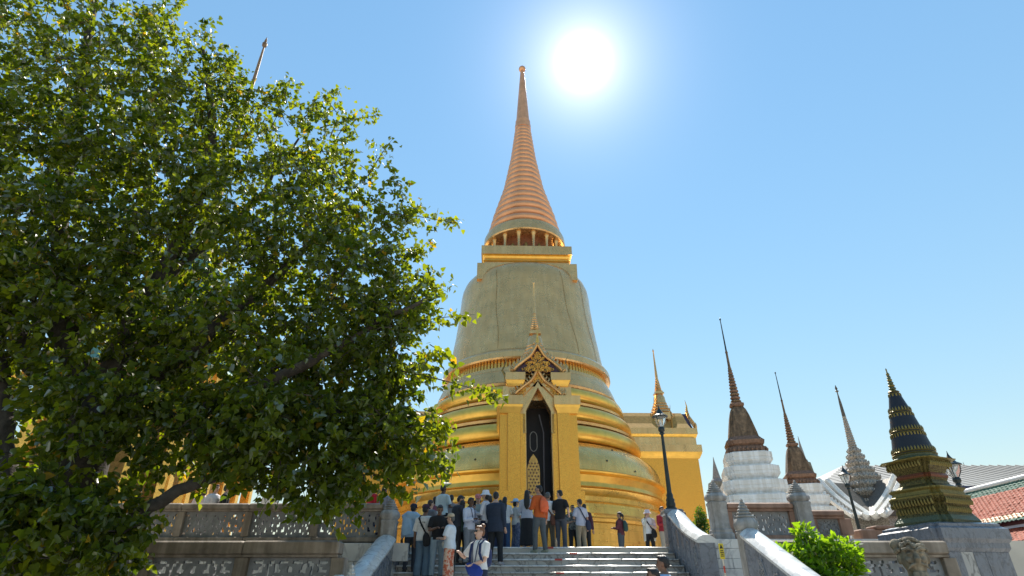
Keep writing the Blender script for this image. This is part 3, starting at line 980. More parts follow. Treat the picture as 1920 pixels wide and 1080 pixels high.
def porch(rz, full=True, inset=0.0):
    """one projecting porch; built facing -y at distance 10.2 from the axis, then turned"""
    F = -10.2
    W = 1.45
    # main body with a pointed doorway: parts join into one porch wall, everything else is its child
    b = MB()
    spr, apx, dw = 5.05, 7.02, 0.54
    for s in (-1, 1):
        poly = [(s * W, 2.05), (s * dw, 2.05), (s * dw, spr + 0.9), (s * 0.0, apx), (0.0, 7.05), (s * W, 7.05)]
        b.prism(poly, F + 0.12, F + 0.7, 'y')
        b.box(min(s * W, s * (W - 0.5)), max(s * W, s * (W - 0.5)), F + 0.69, -4.9, 2.05, 7.05)
    b.box(-W + 0.01, W - 0.01, F + 0.69, -4.4, 6.6, 7.04)
    body = obj('porch', b, GOLDP, CH, rot=(0, 0, rz), loc=(-inset * math.sin(rz), inset * math.cos(rz), 0))
    def part(name, mb, m, smooth=None): return obj(name, mb, m, body, smooth=smooth)
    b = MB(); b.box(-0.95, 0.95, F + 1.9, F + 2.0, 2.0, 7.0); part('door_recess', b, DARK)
    b = MB(); b.box(-0.95, -0.9, F + 0.7, F + 1.9, 2.0, 7.0); b.box(0.9, 0.95, F + 0.7, F + 1.9, 2.0, 7.0); b.box(-0.95, 0.95, F + 0.7, F + 1.9, 1.98, 2.06); part('door_reveal', b, mat('door_reveal', (0.035, 0.028, 0.035), rough=0.45, var=0.3))
    # curtain edge inside
    b = MB(); b.tube([(0.08, F + 0.85, 6.0), (0.26, F + 0.85, 5.2), (0.22, F + 0.85, 2.2)], 0.03, 6); part('curtain_edge', b, mat('curtain_grey', (0.16, 0.15, 0.17), rough=0.6), 50)
    # base
    b = MB()
    for s in (-1, 1):
        b.box(min(s * 0.62, s * 2.0), max(s * 0.62, s * 2.0), F - 0.3, -6.5, 0.0, 1.55)
    b.box(-0.63, 0.63, F + 0.1, -6.5, 0, 1.9)
    part('plinth', b, GOLDO)
    b = MB(); b.loft(SQ, [((2.05, 0.0), 0)] * 0 or [((1.98, 1.98), 1.552), ((2.05, 2.05), 1.62), ((2.05, 2.05), 1.72), ((1.9, 1.9), 1.78), ((1.9, 1.9), 2.02)], M=Matrix.Translation((0, F + 1.7, 0))); part('base_moulding', b, GOLDM)
    b = MB(); b.box(-1.8, -dw - 0.02, F - 0.08, F + 3.2, 2.021, 2.6); b.box(dw + 0.02, 1.8, F - 0.08, F + 3.2, 2.021, 2.6); part('base_block', b, GOLDO)
    # pilasters: broad one between two narrow ones, each side
    for s in (-1, 1):
        for xa, xb, pr in ((0.57, 0.79, 0.02), (0.80, 1.33, -0.08), (1.34, 1.66, 0.05)):
            x0, x1 = sorted((s * xa, s * xb))
            b = MB(); b.box(x0, x1, F + pr, F + 0.6, 2.602, 5.8); part('pilaster', b, GOLDO)
        x0, x1 = sorted((s * 1.2, s * 1.66))
        b = MB(); b.box(x0, x1, F + 0.602, F + 4.6, 2.602, 5.8); part('side_wall', b, GOLDO)
        # capital
        b = MB()
        cx, cy = s * 1.24, F + 2.4
        hw = 0.44
        b.loft(SQ, [((hw, 2.45), 5.802), ((hw + 0.02, 2.5), 5.9), ((hw + 0.1, 2.58), 6.05), ((hw + 0.12, 2.6), 6.15)], M=Matrix.Translation((cx, cy, 0)))
        part('capital', b, GOLDM)
        b = MB(); b.box(cx - hw - 0.13, cx + hw + 0.13, cy - 2.62, cy + 2.5, 6.152, 6.55); part('cornice', b, GOLDP)
        b = MB(); b.box(cx - 0.3, cx + 0.22, F - 0.04, F + 4.0, 6.552, 7.0); part('attic', b, GOLDP)
        b = MB(); b.loft(SQ, [((0.32, 2.0), 7.0), ((0.36, 2.06), 7.1), ((0.42, 2.12), 7.25)], M=Matrix.Translation((s * 1.0, F + 1.9, 0))); part('attic_capital', b, GOLDM)
        b = MB(); b.box(s * 1.0 - 0.44, s * 1.0 + 0.44, F - 0.24, F + 4.1, 7.252, 7.6); part('attic_cornice', b, GOLDP)
    b = MB(); b.prism([(-1.42, 7.6), (1.42, 7.6), (0.9, 8.0), (0.35, 8.6), (0, 8.9), (-0.35, 8.6), (-0.9, 8.0)], F + 0.12, -4.3, 'y'); part('roof', b, ROOFG)
    # arch frame around the door head
    b = MB()
    fr = [(-0.68, spr - 0.1), (-0.66, spr + 0.95), (0, apx + 0.24), (0.66, spr + 0.95), (0.68, spr - 0.1)]
    fi = [(-dw, spr - 0.1), (-dw, spr + 0.88), (0, apx - 0.04), (dw, spr + 0.88), (dw, spr - 0.1)]
    b.prism(fr + fi[::-1], F + 0.02, F + 0.2, 'y'); part('arch_frame', b, GOLDP)
    b = MB(); bargeboard(b, (0, 7.78), (1.02, 6.62), F - 0.1, 0.16, 0.2); part('lower_gable', b, GOLDD if False else GOLDP, 50)
    b = MB(); b.prism([(-0.98, 6.7), (0, 7.75), (0.98, 6.7), (0.7, 6.56), (0, 7.3), (-0.7, 6.56)], F - 0.02, F + 0.1, 'y'); part('lower_tympanum', b, GOLDP)
    b = MB(); bargeboard(b, (0, 8.95), (1.08, 7.68), F - 0.26, 0.17, 0.2, 10); part('upper_gable', b, GOLDP, 50)
    b = MB(); b.prism([(-1.0, 7.64), (1.0, 7.64), (0, 8.85)], F - 0.16, F + 0.1, 'y'); part('tympanum', b, PURPLE)
    b = MB(); scrollwork(b, 0, 7.68, F - 0.18, 0.75, 1.0, 85, 4, lambda x, z: x / 0.78 + z / 1.02 < 0.95); part('scrollwork', b, GOLDR, 60)['kind'] = 'stuff'
    b = MB(); scrollwork(b, 0, 6.62, F - 0.05, 0.95, 1.0, 44, 9, lambda x, z: 0.78 < x / 0.95 + z / 1.0 < 1.0); part('scrollwork', b, GOLDR, 60)['kind'] = 'stuff'
    b = MB(); b.tube([(0, F - 0.26, 8.85), (0, F - 0.27, 9.1), (0, F - 0.3, 9.35), (0, F - 0.24, 9.75)], [0.1, 0.075, 0.04, 0.006], 8); part('gable_finial', b, GOLDR, 50)
    # roof-end horns each side
    for s in (-1, 1):
        b = MB(); chofa(b, s * 1.42, F + 1.2, 7.6, 1.35, s); part('horn_finial', b, GOLDD, 50)
        b = MB(); b.tube([(s * 1.38, F + 1.2, 8.05), (s * 0.6, F + 1.2, 8.3)], 0.06, 6); part('ridge_bar', b, GOLDP)
    # small spire on the roof
    T = Matrix.Translation((0, F + 1.35, 0))
    prof = [(0.74, 8.35), (0.74, 8.75), (0.62, 8.8)]
    b = MB(); b.loft(OCT, prof, M=T); part('spire_base', b, GOLDP)
    z = 8.8
    for r_, h_ in ((0.66, 0.2), (0.58, 0.2), (0.5, 0.19), (0.43, 0.18)):
        b = MB(); b.lathe([(r_ * 0.9, z), (r_, z + h_ * 0.3), (r_ * 0.97, z + h_ * 0.6), (r_ * 0.84, z + h_)], 24, M=T); part('spire_ring', b, GOLDP, 40); z += h_
    b = MB(); b.lathe([(0.38, z - 0.02), (0.34, z + 0.3), (0.24, z + 0.5)], 20, M=T); part('spire_bell', b, GOLDP, 50); z += 0.5
    b = MB(); b.loft(SQ, [(0.28, z), (0.28, z + 0.1), (0.22, z + 0.12), (0.22, z + 0.2)], M=T); part('spire_throne', b, GOLDP); z += 0.2
    for k in range(8):
        r_ = 0.24 - 0.022 * k
        b = MB(); b.lathe([(r_ * 0.8, z), (r_, z + 0.05), (r_ * 0.8, z + 0.12)], 16, M=T); part('spire_ring', b, GOLDP, 40); z += 0.121
    b = MB(); b.lathe([(0.09, z - 0.01), (0.065, z + 0.6), (0.035, 12.95), (0.06, 13.0), (0.01, 13.15)], 12, M=T); part('spire_needle', b, GOLDP, 40)
    if full:
        # lacquered gate leaf with pointed head and star cut-outs standing open in the doorway
        b = MB()
        b.prism([(-0.5, 2.05), (0.02, 2.05), (0.02, 3.55), (-0.02, 3.75), (-0.1, 3.95), (-0.24, 4.15), (-0.38, 3.95), (-0.46, 3.75), (-0.5, 3.55)], F + 0.3, F + 0.36, 'y')
        gl = part('gate_leaf', b, mat('gate_gilt', (0.58, 0.34, 0.09), rough=0.4, metal=0.4, var=0.3, scale=8))
        st = MB(); st.prism([(0.05, 0), (0.015, 0.02), (0, 0.055), (-0.015, 0.02), (-0.05, 0), (-0.015, -0.02), (0, -0.055), (0.015, -0.02)], -0.004, 0.004, 'y')
        st_me = st.mesh('star_inlay'); st_me.materials.append(mat('lacquer_red', (0.07, 0.015, 0.012), rough=0.4))
        for r in range(13):
            for c in range(4):
                x = -0.435 + c * 0.13 + (0.065 if r % 2 else 0); zz = 2.2 + r * 0.13
                if x < 0 and abs(x + 0.24) < 0.25 and zz < 4.05 - abs(x + 0.24) * 1.9 + 0.25:
                    link('star_inlay', st_me, gl, (x, F + 0.296, zz))
        # white-edged oval plaque hung in the doorway
        b = MB()
        ov = [(-0.2 + 0.15 * math.copysign(min(1, abs(math.cos(t)) * 1.15), math.cos(t)), F + 0.62, 4.75 + 0.32 * math.sin(t) + 0.1 * math.copysign(min(1, abs(math.sin(t)) * 2), math.sin(t))) for t in [2 * PI * i / 28 for i in range(29)]]
        b.tube(ov, 0.014, 6); part('plaque_rim', b, mat('rim_white', (0.34, 0.33, 0.3), rough=0.4), 50)
    return body


porch(0)
porch(PI / 2, False, 0.55)
porch(-PI / 2, False)

# ================================================================== white chedis with brown spires
BROWNG = mat('aged_brown_gilt', (0.23, 0.145, 0.08), rough=0.6, metal=0.25, var=0.5, scale=7, bump=0.6, bscale=26, streak=0.4)
REDB = mat('red_brown_gilt', (0.22, 0.125, 0.08), rough=0.6, metal=0.2, var=0.4, scale=9, bump=0.5, bscale=30)
RD3 = redent(3, 0.10)


def white_chedi(label, loc, rz):
    root = empty('white_chedi', loc, rz)
    root.scale = (0.82, 0.82, 1)
    props(root, label, 'chedi', 'white chedis with brown spires')
    z = 0.0
    tiers = [(2.16 - 0.18 * k, 0.56) for k in range(7)]
    for k, (w_, h_) in enumerate(tiers):
        b = MB()
        b.loft(RD3, [(w_ - 0.13, z), (w_ - 0.15, z + h_ * 0.16), (w_ - 0.02, z + h_ * 0.4), (w_, z + h_ * 0.42), (w_, z + h_ * 0.6), (w_ - 0.02, z + h_ * 0.61), (w_ - 0.02, z + h_ * 0.66), (w_, z + h_ * 0.67), (w_, z + h_ * 0.94), (w_ - 0.02, z + h_)])
        obj('plinth_tier', b, PLASTER, root)
        z += h_
    # brown lotus seat, bell and spire
    b = MB(); b.loft(RD3, [(0.84, z - 0.01), (0.9, z + 0.08), (0.88, z + 0.22), (0.78, z + 0.3), (0.86, z + 0.36), (0.9, z + 0.5), (0.8, z + 0.58), (0.7, z + 0.68)])
    seat = obj('lotus_seat', b, REDB, root)
    for q in range(4):
        for i in range(7):
            t = -0.62 + i * 0.207
            M = Matrix.Rotation(q * PI / 2, 4, 'Z')
            b = MB(); b.tube([M @ Vector((t, -0.9, z + 0.02)), M @ Vector((t, -0.93, z + 0.12)), M @ Vector((t, -0.88, z + 0.24))], [0.06, 0.07, 0.012], 6)
            obj('lotus_petal', b, REDB, seat)
    z0 = z + 0.66
    b = MB(); b.loft(RD3, [(0.7, z0), (0.66, z0 + 0.2), (0.56, z0 + 0.6), (0.47, z0 + 0.95), (0.38, z0 + 1.2), (0.3, z0 + 1.32), (0.25, z0 + 1.36)])
    obj('bell', b, BROWNG, root)
    z = z0 + 1.36
    b = MB(); b.loft(RD3, [(0.26, z), (0.34, z + 0.05), (0.34, z + 0.14), (0.26, z + 0.18)]); obj('throne', b, REDB, root)
    z += 0.18
    n = 11
    for k in range(n):
        r_ = 0.27 - 0.0155 * k; h_ = 0.16 - 0.004 * k
        b = MB(); b.lathe([(r_ * 0.7, z), (r_ * 0.98, z + h_ * 0.3), (r_, z + h_ * 0.55), (r_ * 0.7, z + h_)], 14)
        obj('spire_ring', b, REDB if k % 2 else BROWNG, root, smooth=50)
        z += h_
    b = MB(); b.lathe([(0.085, z - 0.02), (0.095, z + 0.05), (0.07, z + 0.1), (0.055, z + 0.75), (0.075, z + 0.8), (0.045, z + 0.88)], 12); obj('spire_cone', b, BROWNG, root, smooth=40)
    z += 0.86
    top = 10.16
    b = MB(); b.lathe([(0.045, z), (0.022, top - 0.12), (0.05, top - 0.08), (0.04, top - 0.02), (0.005, top)], 10); obj('spire_needle', b, IRON, root, smooth=40)
    return root


white_chedi('white stepped chedi with brown bell and needle spire, the nearer larger one', (9.6, 24.0, TZ), R(-14))
white_chedi('white stepped chedi with brown spire, further away and lower in view', (14.95, 31.0, TZ), R(-14))

# distant thin spires
def far_spire(label, x, ytop, ybot, Y, w_, m):
    a, b_ = at(x[0], ytop, Y), at(x[1], ybot, Y)
    root = empty('distant_spire', (b_.x, Y, TZ)); props(root, label, 'spire')
    h = a.z - TZ; zb = b_.z - TZ
    b = MB(); b.loft(RD3, [(w_ * 1.6, 0), (w_ * 1.6, zb * 0.6), (w_ * 1.2, zb * 0.7), (w_ * 1.3, zb * 0.85), (w_, zb)]); obj('base', b, CARVED, root)
    b = MB(); b.lathe([(w_ * 0.9, zb), (w_ * 0.75, zb + (h - zb) * 0.1), (w_ * 0.55, zb + (h - zb) * 0.14), (w_ * 0.4, zb + (h - zb) * 0.35)], 16); obj('bell', b, m, root, smooth=40)
    b = MB(); b.lathe([(w_ * 0.42, zb + (h - zb) * 0.35), (w_ * 0.12, zb + (h - zb) * 0.8), (0.02, h)], 10); obj('needle', b, m, root, smooth=40)


GREYSP = mat('grey_ceramic', (0.22, 0.20, 0.19), rough=0.6, var=0.35, scale=7, bump=0.5, bscale=22)
far_spire('thin distant grey spire between the golden porch and white chedi', (1333, 1345), 857, 905, 60, 0.75, GREYSP)
far_spire('thin distant spire just right of the further white chedi', (1497, 1508), 818, 868, 62, 0.5, GREYSP)
far_spire('tiny distant antenna spire above the pale roof', (1809, 1812), 866, 884, 110, 0.4, GREYSP)

# ================================================================== gabled grey shrine with prang-like spire
CER = mat('ceramic_mosaic', (0.30, 0.275, 0.235), rough=0.5, var=0.5, scale=16, bump=0.8, bscale=24, contrast=(0.4, 0.6))
CERD = mat('ceramic_dark', (0.10, 0.088, 0.07), rough=0.6, var=0.5, scale=14, bump=0.7, bscale=24)
SILV = mat('pale_roof_edge', (0.78, 0.75, 0.68), rough=0.5, var=0.25, scale=14, bump=0.4)
SY = 36.0
c0 = at(1640, 985, SY)
VH = empty('gabled_shrine', (c0.x, SY, TZ), R(13.5))
props(VH, 'grey ceramic shrine with crossed gables and tall stepped spire', 'shrine')
zt = lambda x, y: at(x, y, SY).z - TZ
b = MB(); b.loft(redent(2, 0.16), [(3.4, 0), (3.4, 0.4), (3.2, 0.5), (3.2, 0.9), (2.6, 1.0), (2.6, zt(1640, 985))]); obj('body', b, CERD, VH)
zv = zt(1640, 968)
za = zt(1640, 908)
for q in range(4):
    M = Matrix.Rotation(q * PI / 2, 4, 'Z')
    b = MB(); b.prism([(-2.7, zv - 0.45), (-1.5, zv + 0.3), (0, za), (1.5, zv + 0.3), (2.7, zv - 0.45)], -3.5, 0, 'y', M=M)
    wing = obj('wing_roof', b, CERD, VH)
    b = MB(); b.box(-2.2, 2.2, -3.3, -0.5, 0.9, zv - 0.42, M=M); obj('wing_wall', b, CER, wing)
    for yy in (-3.68, -3.1, -2.5):
        b = MB()
        for s in (-1, 1):
            c = spline([(0.05, za + 0.1), (0.9, zv + 0.95), (1.75, zv + 0.22), (2.65, zv - 0.42), (2.9, zv - 0.3)], 6)
            b.tube([(s * x, yy, z) for x, z in c], [(0.17, 0.2)] * len(c), 6, M=M)
        obj('bargeboard', b, SILV, wing, smooth=50)
    for k in range(12):
        for s in (-1, 1):
            t = (k + 0.5) / 12
            x = 0.1 + 2.5 * t; z = np.interp(x, [0.05, 0.9, 1.75, 2.65], [za + 0.1, zv + 0.95, zv + 0.2, zv - 0.45])
            b = MB(); b.tube([(s * x, -3.68, z), (s * (x + 0.1), -3.68, z + 0.14), (s * (x + 0.06), -3.68, z + 0.3)], [0.07, 0.06, 0.01], 5, M=M)
            obj('flame_tooth', b, CER, wing)
    b = MB(); b.tube([(0, -3.6, za), (0, -3.9, za + 0.4), (0, -3.8, za + 0.7), (0, -4.1, za + 1.2)], [0.12, 0.09, 0.05, 0.01], 6, M=M); obj('horn_finial', b, CER, wing, smooth=50)
tiers = [(1668 - 1612, 962), (62, 935), (58, 920), (50, 905), (40, 890), (31, 877), (24, 864), (19, 852), (15, 842)]
b = MB()
zz = [zt(1632, y) for _, y in tiers]
b.loft(RD3, [(1.25, zv - 0.8), (1.25, zz[1])]); obj('spire_drum', b, CERD, VH)
halfw = [1.4, 1.24, 1.06, 0.86, 0.68, 0.53, 0.41, 0.31]
for k in range(8):
    h_ = zz[k + 1] - zz[k] if k else zz[1] - zz[0]
    w_ = halfw[k]
    z0 = zz[k] if k else zz[0]
    b = MB(); b.loft(RD3, [(w_ * 0.88, z0), (w_ * 0.92, z0 + h_ * 0.2), (w_, z0 + h_ * 0.45), (w_, z0 + h_ * 0.62), (w_ * 0.9, z0 + h_ * 0.75), (w_ * 0.86, z0 + h_ + 0.01)])
    t = obj('spire_tier', b, CER, VH)
    for q in range(4):
        M = Matrix.Rotation(q * PI / 2, 4, 'Z')
        nn = max(3, int(w_ * 8))
        for i in range(nn):
            x = -w_ * 0.8 + w_ * 1.6 * i / (nn - 1)
            off = w_ if abs(x) < w_ * 0.7 else w_ * 0.86
            b = MB(); b.ball((x, -off, z0 + h_ * 0.62), (0.055, 0.05, min(0.12, h_ * 0.3)), 6, 5, M=M); obj('antefix', b, CER, t, smooth=60)
zl = zz[-1]
ztip = at(1581, 722, SY).z - TZ
n = 14
zc_ = zt(1606, 842); ze = zt(1596, 780)
for k in range(n):
    z0 = zl + (ze - zl) * k / n; h_ = (ze - zl) / n
    r_ = 0.27 - 0.16 * (k / n)
    b = MB(); b.lathe([(r_ * 0.8, z0), (r_, z0 + h_ * 0.4), (r_ * 0.8, z0 + h_ * 1.01)], 12); obj('spire_ring', b, CER, VH, smooth=50)
b = MB(); b.lathe([(0.11, ze - 0.05), (0.08, ze + (ztip - ze) * 0.4), (0.04, ztip - 0.7), (0.03, ztip - 0.5), (0.12, ztip - 0.42), (0.03, ztip - 0.34), (0.08, ztip - 0.26), (0.01, ztip)], 10); obj('spire_needle', b, CERD, VH, smooth=40)

# ================================================================== gilt pedestal with blue cone on a marble plinth
BLUE = mat('dark_blue_mosaic', (0.007, 0.008, 0.015), rough=0.45, var=0.5, scale=40, bump=0.3, bscale=60)
GILT = mat('gilt_carving', (0.115, 0.095, 0.03), rough=0.38, metal=0.55, var=0.65, scale=26, bump=1.0, bscale=40, contrast=(0.42, 0.58))
GILTL = mat('gilt_edge', (0.21, 0.165, 0.045), rough=0.4, metal=0.5, var=0.35, scale=18, bump=0.5, bscale=40)
GREENG = mat('green_gilt', (0.09, 0.11, 0.06), rough=0.4, metal=0.3, var=0.5, scale=30, bump=0.8, bscale=40)
PX, PY, PZ = 9.62, 14.0, 3.14
pl = empty('marble_plinth', (PX, PY, 0), R(8)); pl.scale = (0.6, 0.6, 1); props(pl, 'big grey marble plinth under the gilt pedestal', 'plinth')
b = MB(); b.loft(CSQ, [(1.52, 0), (1.52, 0.3), (1.42, 0.4), (1.36, 2.55)]); obj('core', b, MARBLEB, pl)
for q in range(4):
    M = Matrix.Rotation(q * PI / 2, 4, 'Z')
    for i in range(5):
        for r in range(3):
            x0 = -1.18 + i * 0.472; z0 = 0.42 + r * 0.71
            b = MB(); o_ = random.uniform(0, 0.012); b.bbox(x0 + 0.004, x0 + 0.468, -1.44 - o_ + 0.03 * r, -1.3, z0, z0 + 0.705, 0.006, M=M)
            obj('marble_slab', b, MARBLE if (i + r * 2 + q) % 4 == 1 else MARBLEB, pl)
b = MB(); b.loft(CSQ, [(1.38, 2.55), (1.46, 2.62), (1.46, 2.72), (1.56, 2.8), (1.56, 3.0), (1.4, 3.05), (1.4, 3.1), (1.2, 3.14)]); obj('coping', b, MARBLEB, pl)
PD = empty('gilt_pedestal', (PX, PY, PZ), R(24)); PD.scale = (0.67, 0.67, 1); props(PD, 'dark gilt stepped pedestal carrying a blue ringed cone', 'pedestal')
RD2 = redent(2, 0.13)
segs = [('foot', GREENG, [(0.98, 0), (1.0, 0.06), (0.95, 0.12), (0.92, 0.16)]),
        ('lower_lotus', GILT, [(0.9, 0.162), (0.86, 0.22), (0.82, 0.36), (0.84, 0.44), (0.93, 0.5), (0.95, 0.56)]),
        ('ledge', GILTL, [(0.96, 0.562), (0.96, 0.6), (0.86, 0.63), (0.84, 0.7), (0.9, 0.74), (0.9, 0.77)]),
        ('waist', GILT, [(0.78, 0.772), (0.7, 0.82), (0.6, 0.86), (0.56, 0.95), (0.6, 1.0)]),
        ('waist_band', mat('red_glass', (0.16, 0.05, 0.02), rough=0.3, metal=0.3, var=0.5, scale=30, bump=0.5), [(0.6, 1.002), (0.63, 1.05), (0.6, 1.1)]),
        ('upper_lotus', GILT, [(0.58, 1.102), (0.6, 1.14), (0.68, 1.24), (0.76, 1.33), (0.8, 1.37)]),
        ('brim', GILTL, [(0.84, 1.372), (0.92, 1.39), (0.93, 1.41), (0.72, 1.43)])]
for nme, m_, prof in segs:
    b = MB(); b.loft(RD2, prof); obj(nme, b, m_, PD)
pt = MB(); pt.tube([(0, 0, -0.06), (0, -0.035, 0.0), (0, -0.02, 0.07)], [0.036, 0.04, 0.006], 6)
pt_me = pt.mesh('lotus_petal', 60); pt_me.materials.append(GILTL)
for q in range(4):
    for (rad, zz_, nn) in ((0.93, 0.46, 13), (0.76, 1.3, 11), (0.84, 0.3, 12)):
        for i in range(nn):
            t = (-0.7 + 1.4 * i / (nn - 1)) * rad
            p_ = Matrix.Rotation(q * PI / 2, 4, 'Z') @ Vector((t, -rad, zz_))
            link('lotus_petal', pt_me, PD, p_, (0, 0, q * PI / 2))
K = 1 / 0.69
b = MB(); b.lathe([(0.5 * K, 1.42), (0.52 * K, 1.46), (0.47 * K, 1.5), (0.48 * K, 1.54)], 24); obj('cone_base', b, GREENG, PD, smooth=40)
cone = [(0.48 * K, 1.53), (0.395 * K, 1.95), (0.305 * K, 2.38), (0.21 * K, 2.78), (0.12 * K, 3.12)]
b = MB(); b.lathe([(r_ * 0.98, z) for r_, z in cone], 32); cn = obj('cone', b, BLUE, PD, smooth=50)
cr = lambda z: float(np.interp(z, [q[1] for q in cone], [q[0] for q in cone]))
tooth = MB(); tooth.tube([(0, 0, 0), (0, -0.006, 0.045), (0, 0.02, 0.1)], [(0.028, 0.016), (0.03, 0.014), (0.003, 0.003)], 6)
tooth_me = tooth.mesh('gilt_leaf', 60); tooth_me.materials.append(GILTL)
for zb, up_, dn in ((1.56, True, False), (2.07, True, True), (2.56, True, True), (3.08, False, True)):
    for dz in (0.0, 0.055):
        b = MB(); r_ = cr(zb + dz) + 0.005
        b.lathe([(r_ - 0.02, zb + dz - 0.02), (r_ + 0.016, zb + dz), (r_ - 0.025, zb + dz + 0.025)], 32); obj('gilt_ring', b, GILTL, cn, smooth=50)
    nn = max(8, int(2 * PI * cr(zb) / 0.105))
    for i in range(nn):
        a = 2 * PI * i / nn
        if up_:
            r_ = cr(zb + 0.08) + 0.01
            link('gilt_leaf', tooth_me, cn, (r_ * math.cos(a), r_ * math.sin(a), zb + 0.07), (R(0), 0, a + PI / 2))
        if dn:
            r_ = cr(zb - 0.01) + 0.01
            link('gilt_leaf', tooth_me, cn, (r_ * math.cos(a), r_ * math.sin(a), zb - 0.015), (PI, 0, a - PI / 2))
z = 3.12
for k in range(7):
    r_ = (0.1 - 0.0095 * k) * K
    b = MB(); b.lathe([(r_ * 0.65, z - 0.005), (r_, z + 0.035), (r_ * 0.65, z + 0.075)], 12); obj('finial_ring', b, GREENG if k % 2 else GILTL, PD, smooth=50)
    z += 0.075
b = MB(); b.lathe([(0.03, z - 0.01), (0.022, z + 0.05), (0.026, z + 0.1), (0.006, z + 0.13)], 10); obj('finial_tip', b, GILTL, PD, smooth=50)

# ================================================================== tiled gallery and far building
REDT = mat('red_glazed_tile', (0.36, 0.075, 0.035), rough=0.7, var=0.3, scale=9, spec=0.25)
GRNT = mat('green_glazed_tile', (0.04, 0.12, 0.085), rough=0.7, var=0.4, scale=9, spec=0.25)
ORGT = mat('yellow_glazed_tile', (0.38, 0.17, 0.04), rough=0.5, var=0.3, scale=9, spec=0.4)
GA = empty('tiled_gallery', (27.2, 30, 0)); props(GA, 'gallery with tiered red and green tiled roof at the far right', 'gallery')
b = MB(); b.box(-3.2, 4.0, -22, 9.0, 0, 2.4); obj('wall', b, PLASTER, GA)


def tile_slope(top, bot, y0, y1, rows_, bands):
    """sheet of overlapping tiles from (x, z) top to bot"""
    n = rows_
    groups = {}
    tw = 0.3
    cols = int((y1 - y0) / tw)
    rr = random.Random(8)
    dx, dz = (bot[0] - top[0]) / n, (bot[1] - top[1]) / n
    l = math.hypot(dx, dz); nx, nz = -abs(dz) / l, abs(dx) / l
    for i in range(n):
        m_ = bands(i, n)
        mb_ = groups.setdefault(m_.name, (MB(), m_))[0]
        for c in range(cols):
            y = y0 + c * tw + (tw / 2 if i % 2 else 0)
            a = (top[0] + dx * i, top[1] + dz * i); e = (top[0] + dx * (i + 1.15), top[1] + dz * (i + 1.15))
            up_ = 0.035 + rr.uniform(-0.012, 0.012)
            mb_.add([(a[0], y, a[1]), (a[0], y + tw, a[1]), (e[0] + nx * up_, y + tw, e[1] + nz * up_), (e[0] + nx * up_ - 0.0, y + tw / 2, e[1] + nz * up_ - 0.05), (e[0] + nx * up_, y, e[1] + nz * up_)], [(0, 1, 2, 3, 4)])
    for nme, (mb_, m_) in groups.items():
        o = obj('roof_tiles', mb_, m_, GA); o['kind'] = 'stuff'


BANDS = lambda i, n: GRNT if i < 4 else (GRNT if i == n - 1 else (ORGT if i >= n - 3 else REDT))
tile_slope((-0.02, 7.46), (-1.6, 5.35), -22, 8.8, 18, BANDS)
tile_slope((-1.45, 5.0), (-2.6, 4.05), -22, 8.8, 10, lambda i, n: GRNT if i == n - 1 else (ORGT if i == n - 2 else REDT))
tile_slope((-2.45, 3.75), (-3.9, 2.75), -22, 8.8, 11, lambda i, n: GRNT if i == n - 1 else REDT)
WHITEP = mat('white_paint', (0.72, 0.71, 0.68), rough=0.5, var=0.08)
MAROON = mat('maroon_paint', (0.06, 0.012, 0.015), rough=0.45, var=0.2)
for (x, z, hh) in ((-1.5, 5.0, 0.3), (-2.5, 3.74, 0.26)):
    b = MB(); b.box(x - 0.03, x + 0.4, -22, 8.8, z, z + hh * 0.42); obj('fascia', b, mat('blue_white_paint', (0.5, 0.55, 0.62), rough=0.5, var=0.1), GA)
    b = MB(); b.box(x - 0.06, x + 0.4, -22, 8.8, z + hh * 0.43, z + hh); obj('eave_board', b, MAROON, GA)
b = MB(); b.tube([(0, -22, 7.5), (0, 8.8, 7.5)], 0.14, 10); obj('ridge', b, WHITEP, GA, smooth=50)
b = MB(); b.add([(0, -22, 7.46), (0, 8.8, 7.46), (3.6, 8.8, 3.5), (3.6, -22, 3.5)], [(0, 1, 2, 3)]); b.add([(0, 8.78, 7.4), (3.6, 8.78, 3.3), (-3.6, 8.78, 2.5), (-1.5, 8.78, 5.2)], [(0, 1, 2, 3)]); obj('far_slope', b, REDT, GA)
b = MB(); b.add([(-0.02, -22, 7.40), (-1.62, -22, 5.28), (-1.62, 8.8, 5.28), (-0.02, 8.8, 7.40)], [(0, 1, 2, 3)]); b.add([(-1.4, -22, 4.95), (-2.62, -22, 3.98), (-2.62, 8.8, 3.98), (-1.4, 8.8, 4.95)], [(0, 1, 2, 3)]); b.add([(-2.4, -22, 3.7), (-3.92, -22, 2.68), (-3.92, 8.8, 2.68), (-2.4, 8.8, 3.7)], [(0, 1, 2, 3)]); obj('roof_deck', b, MAROON, GA)

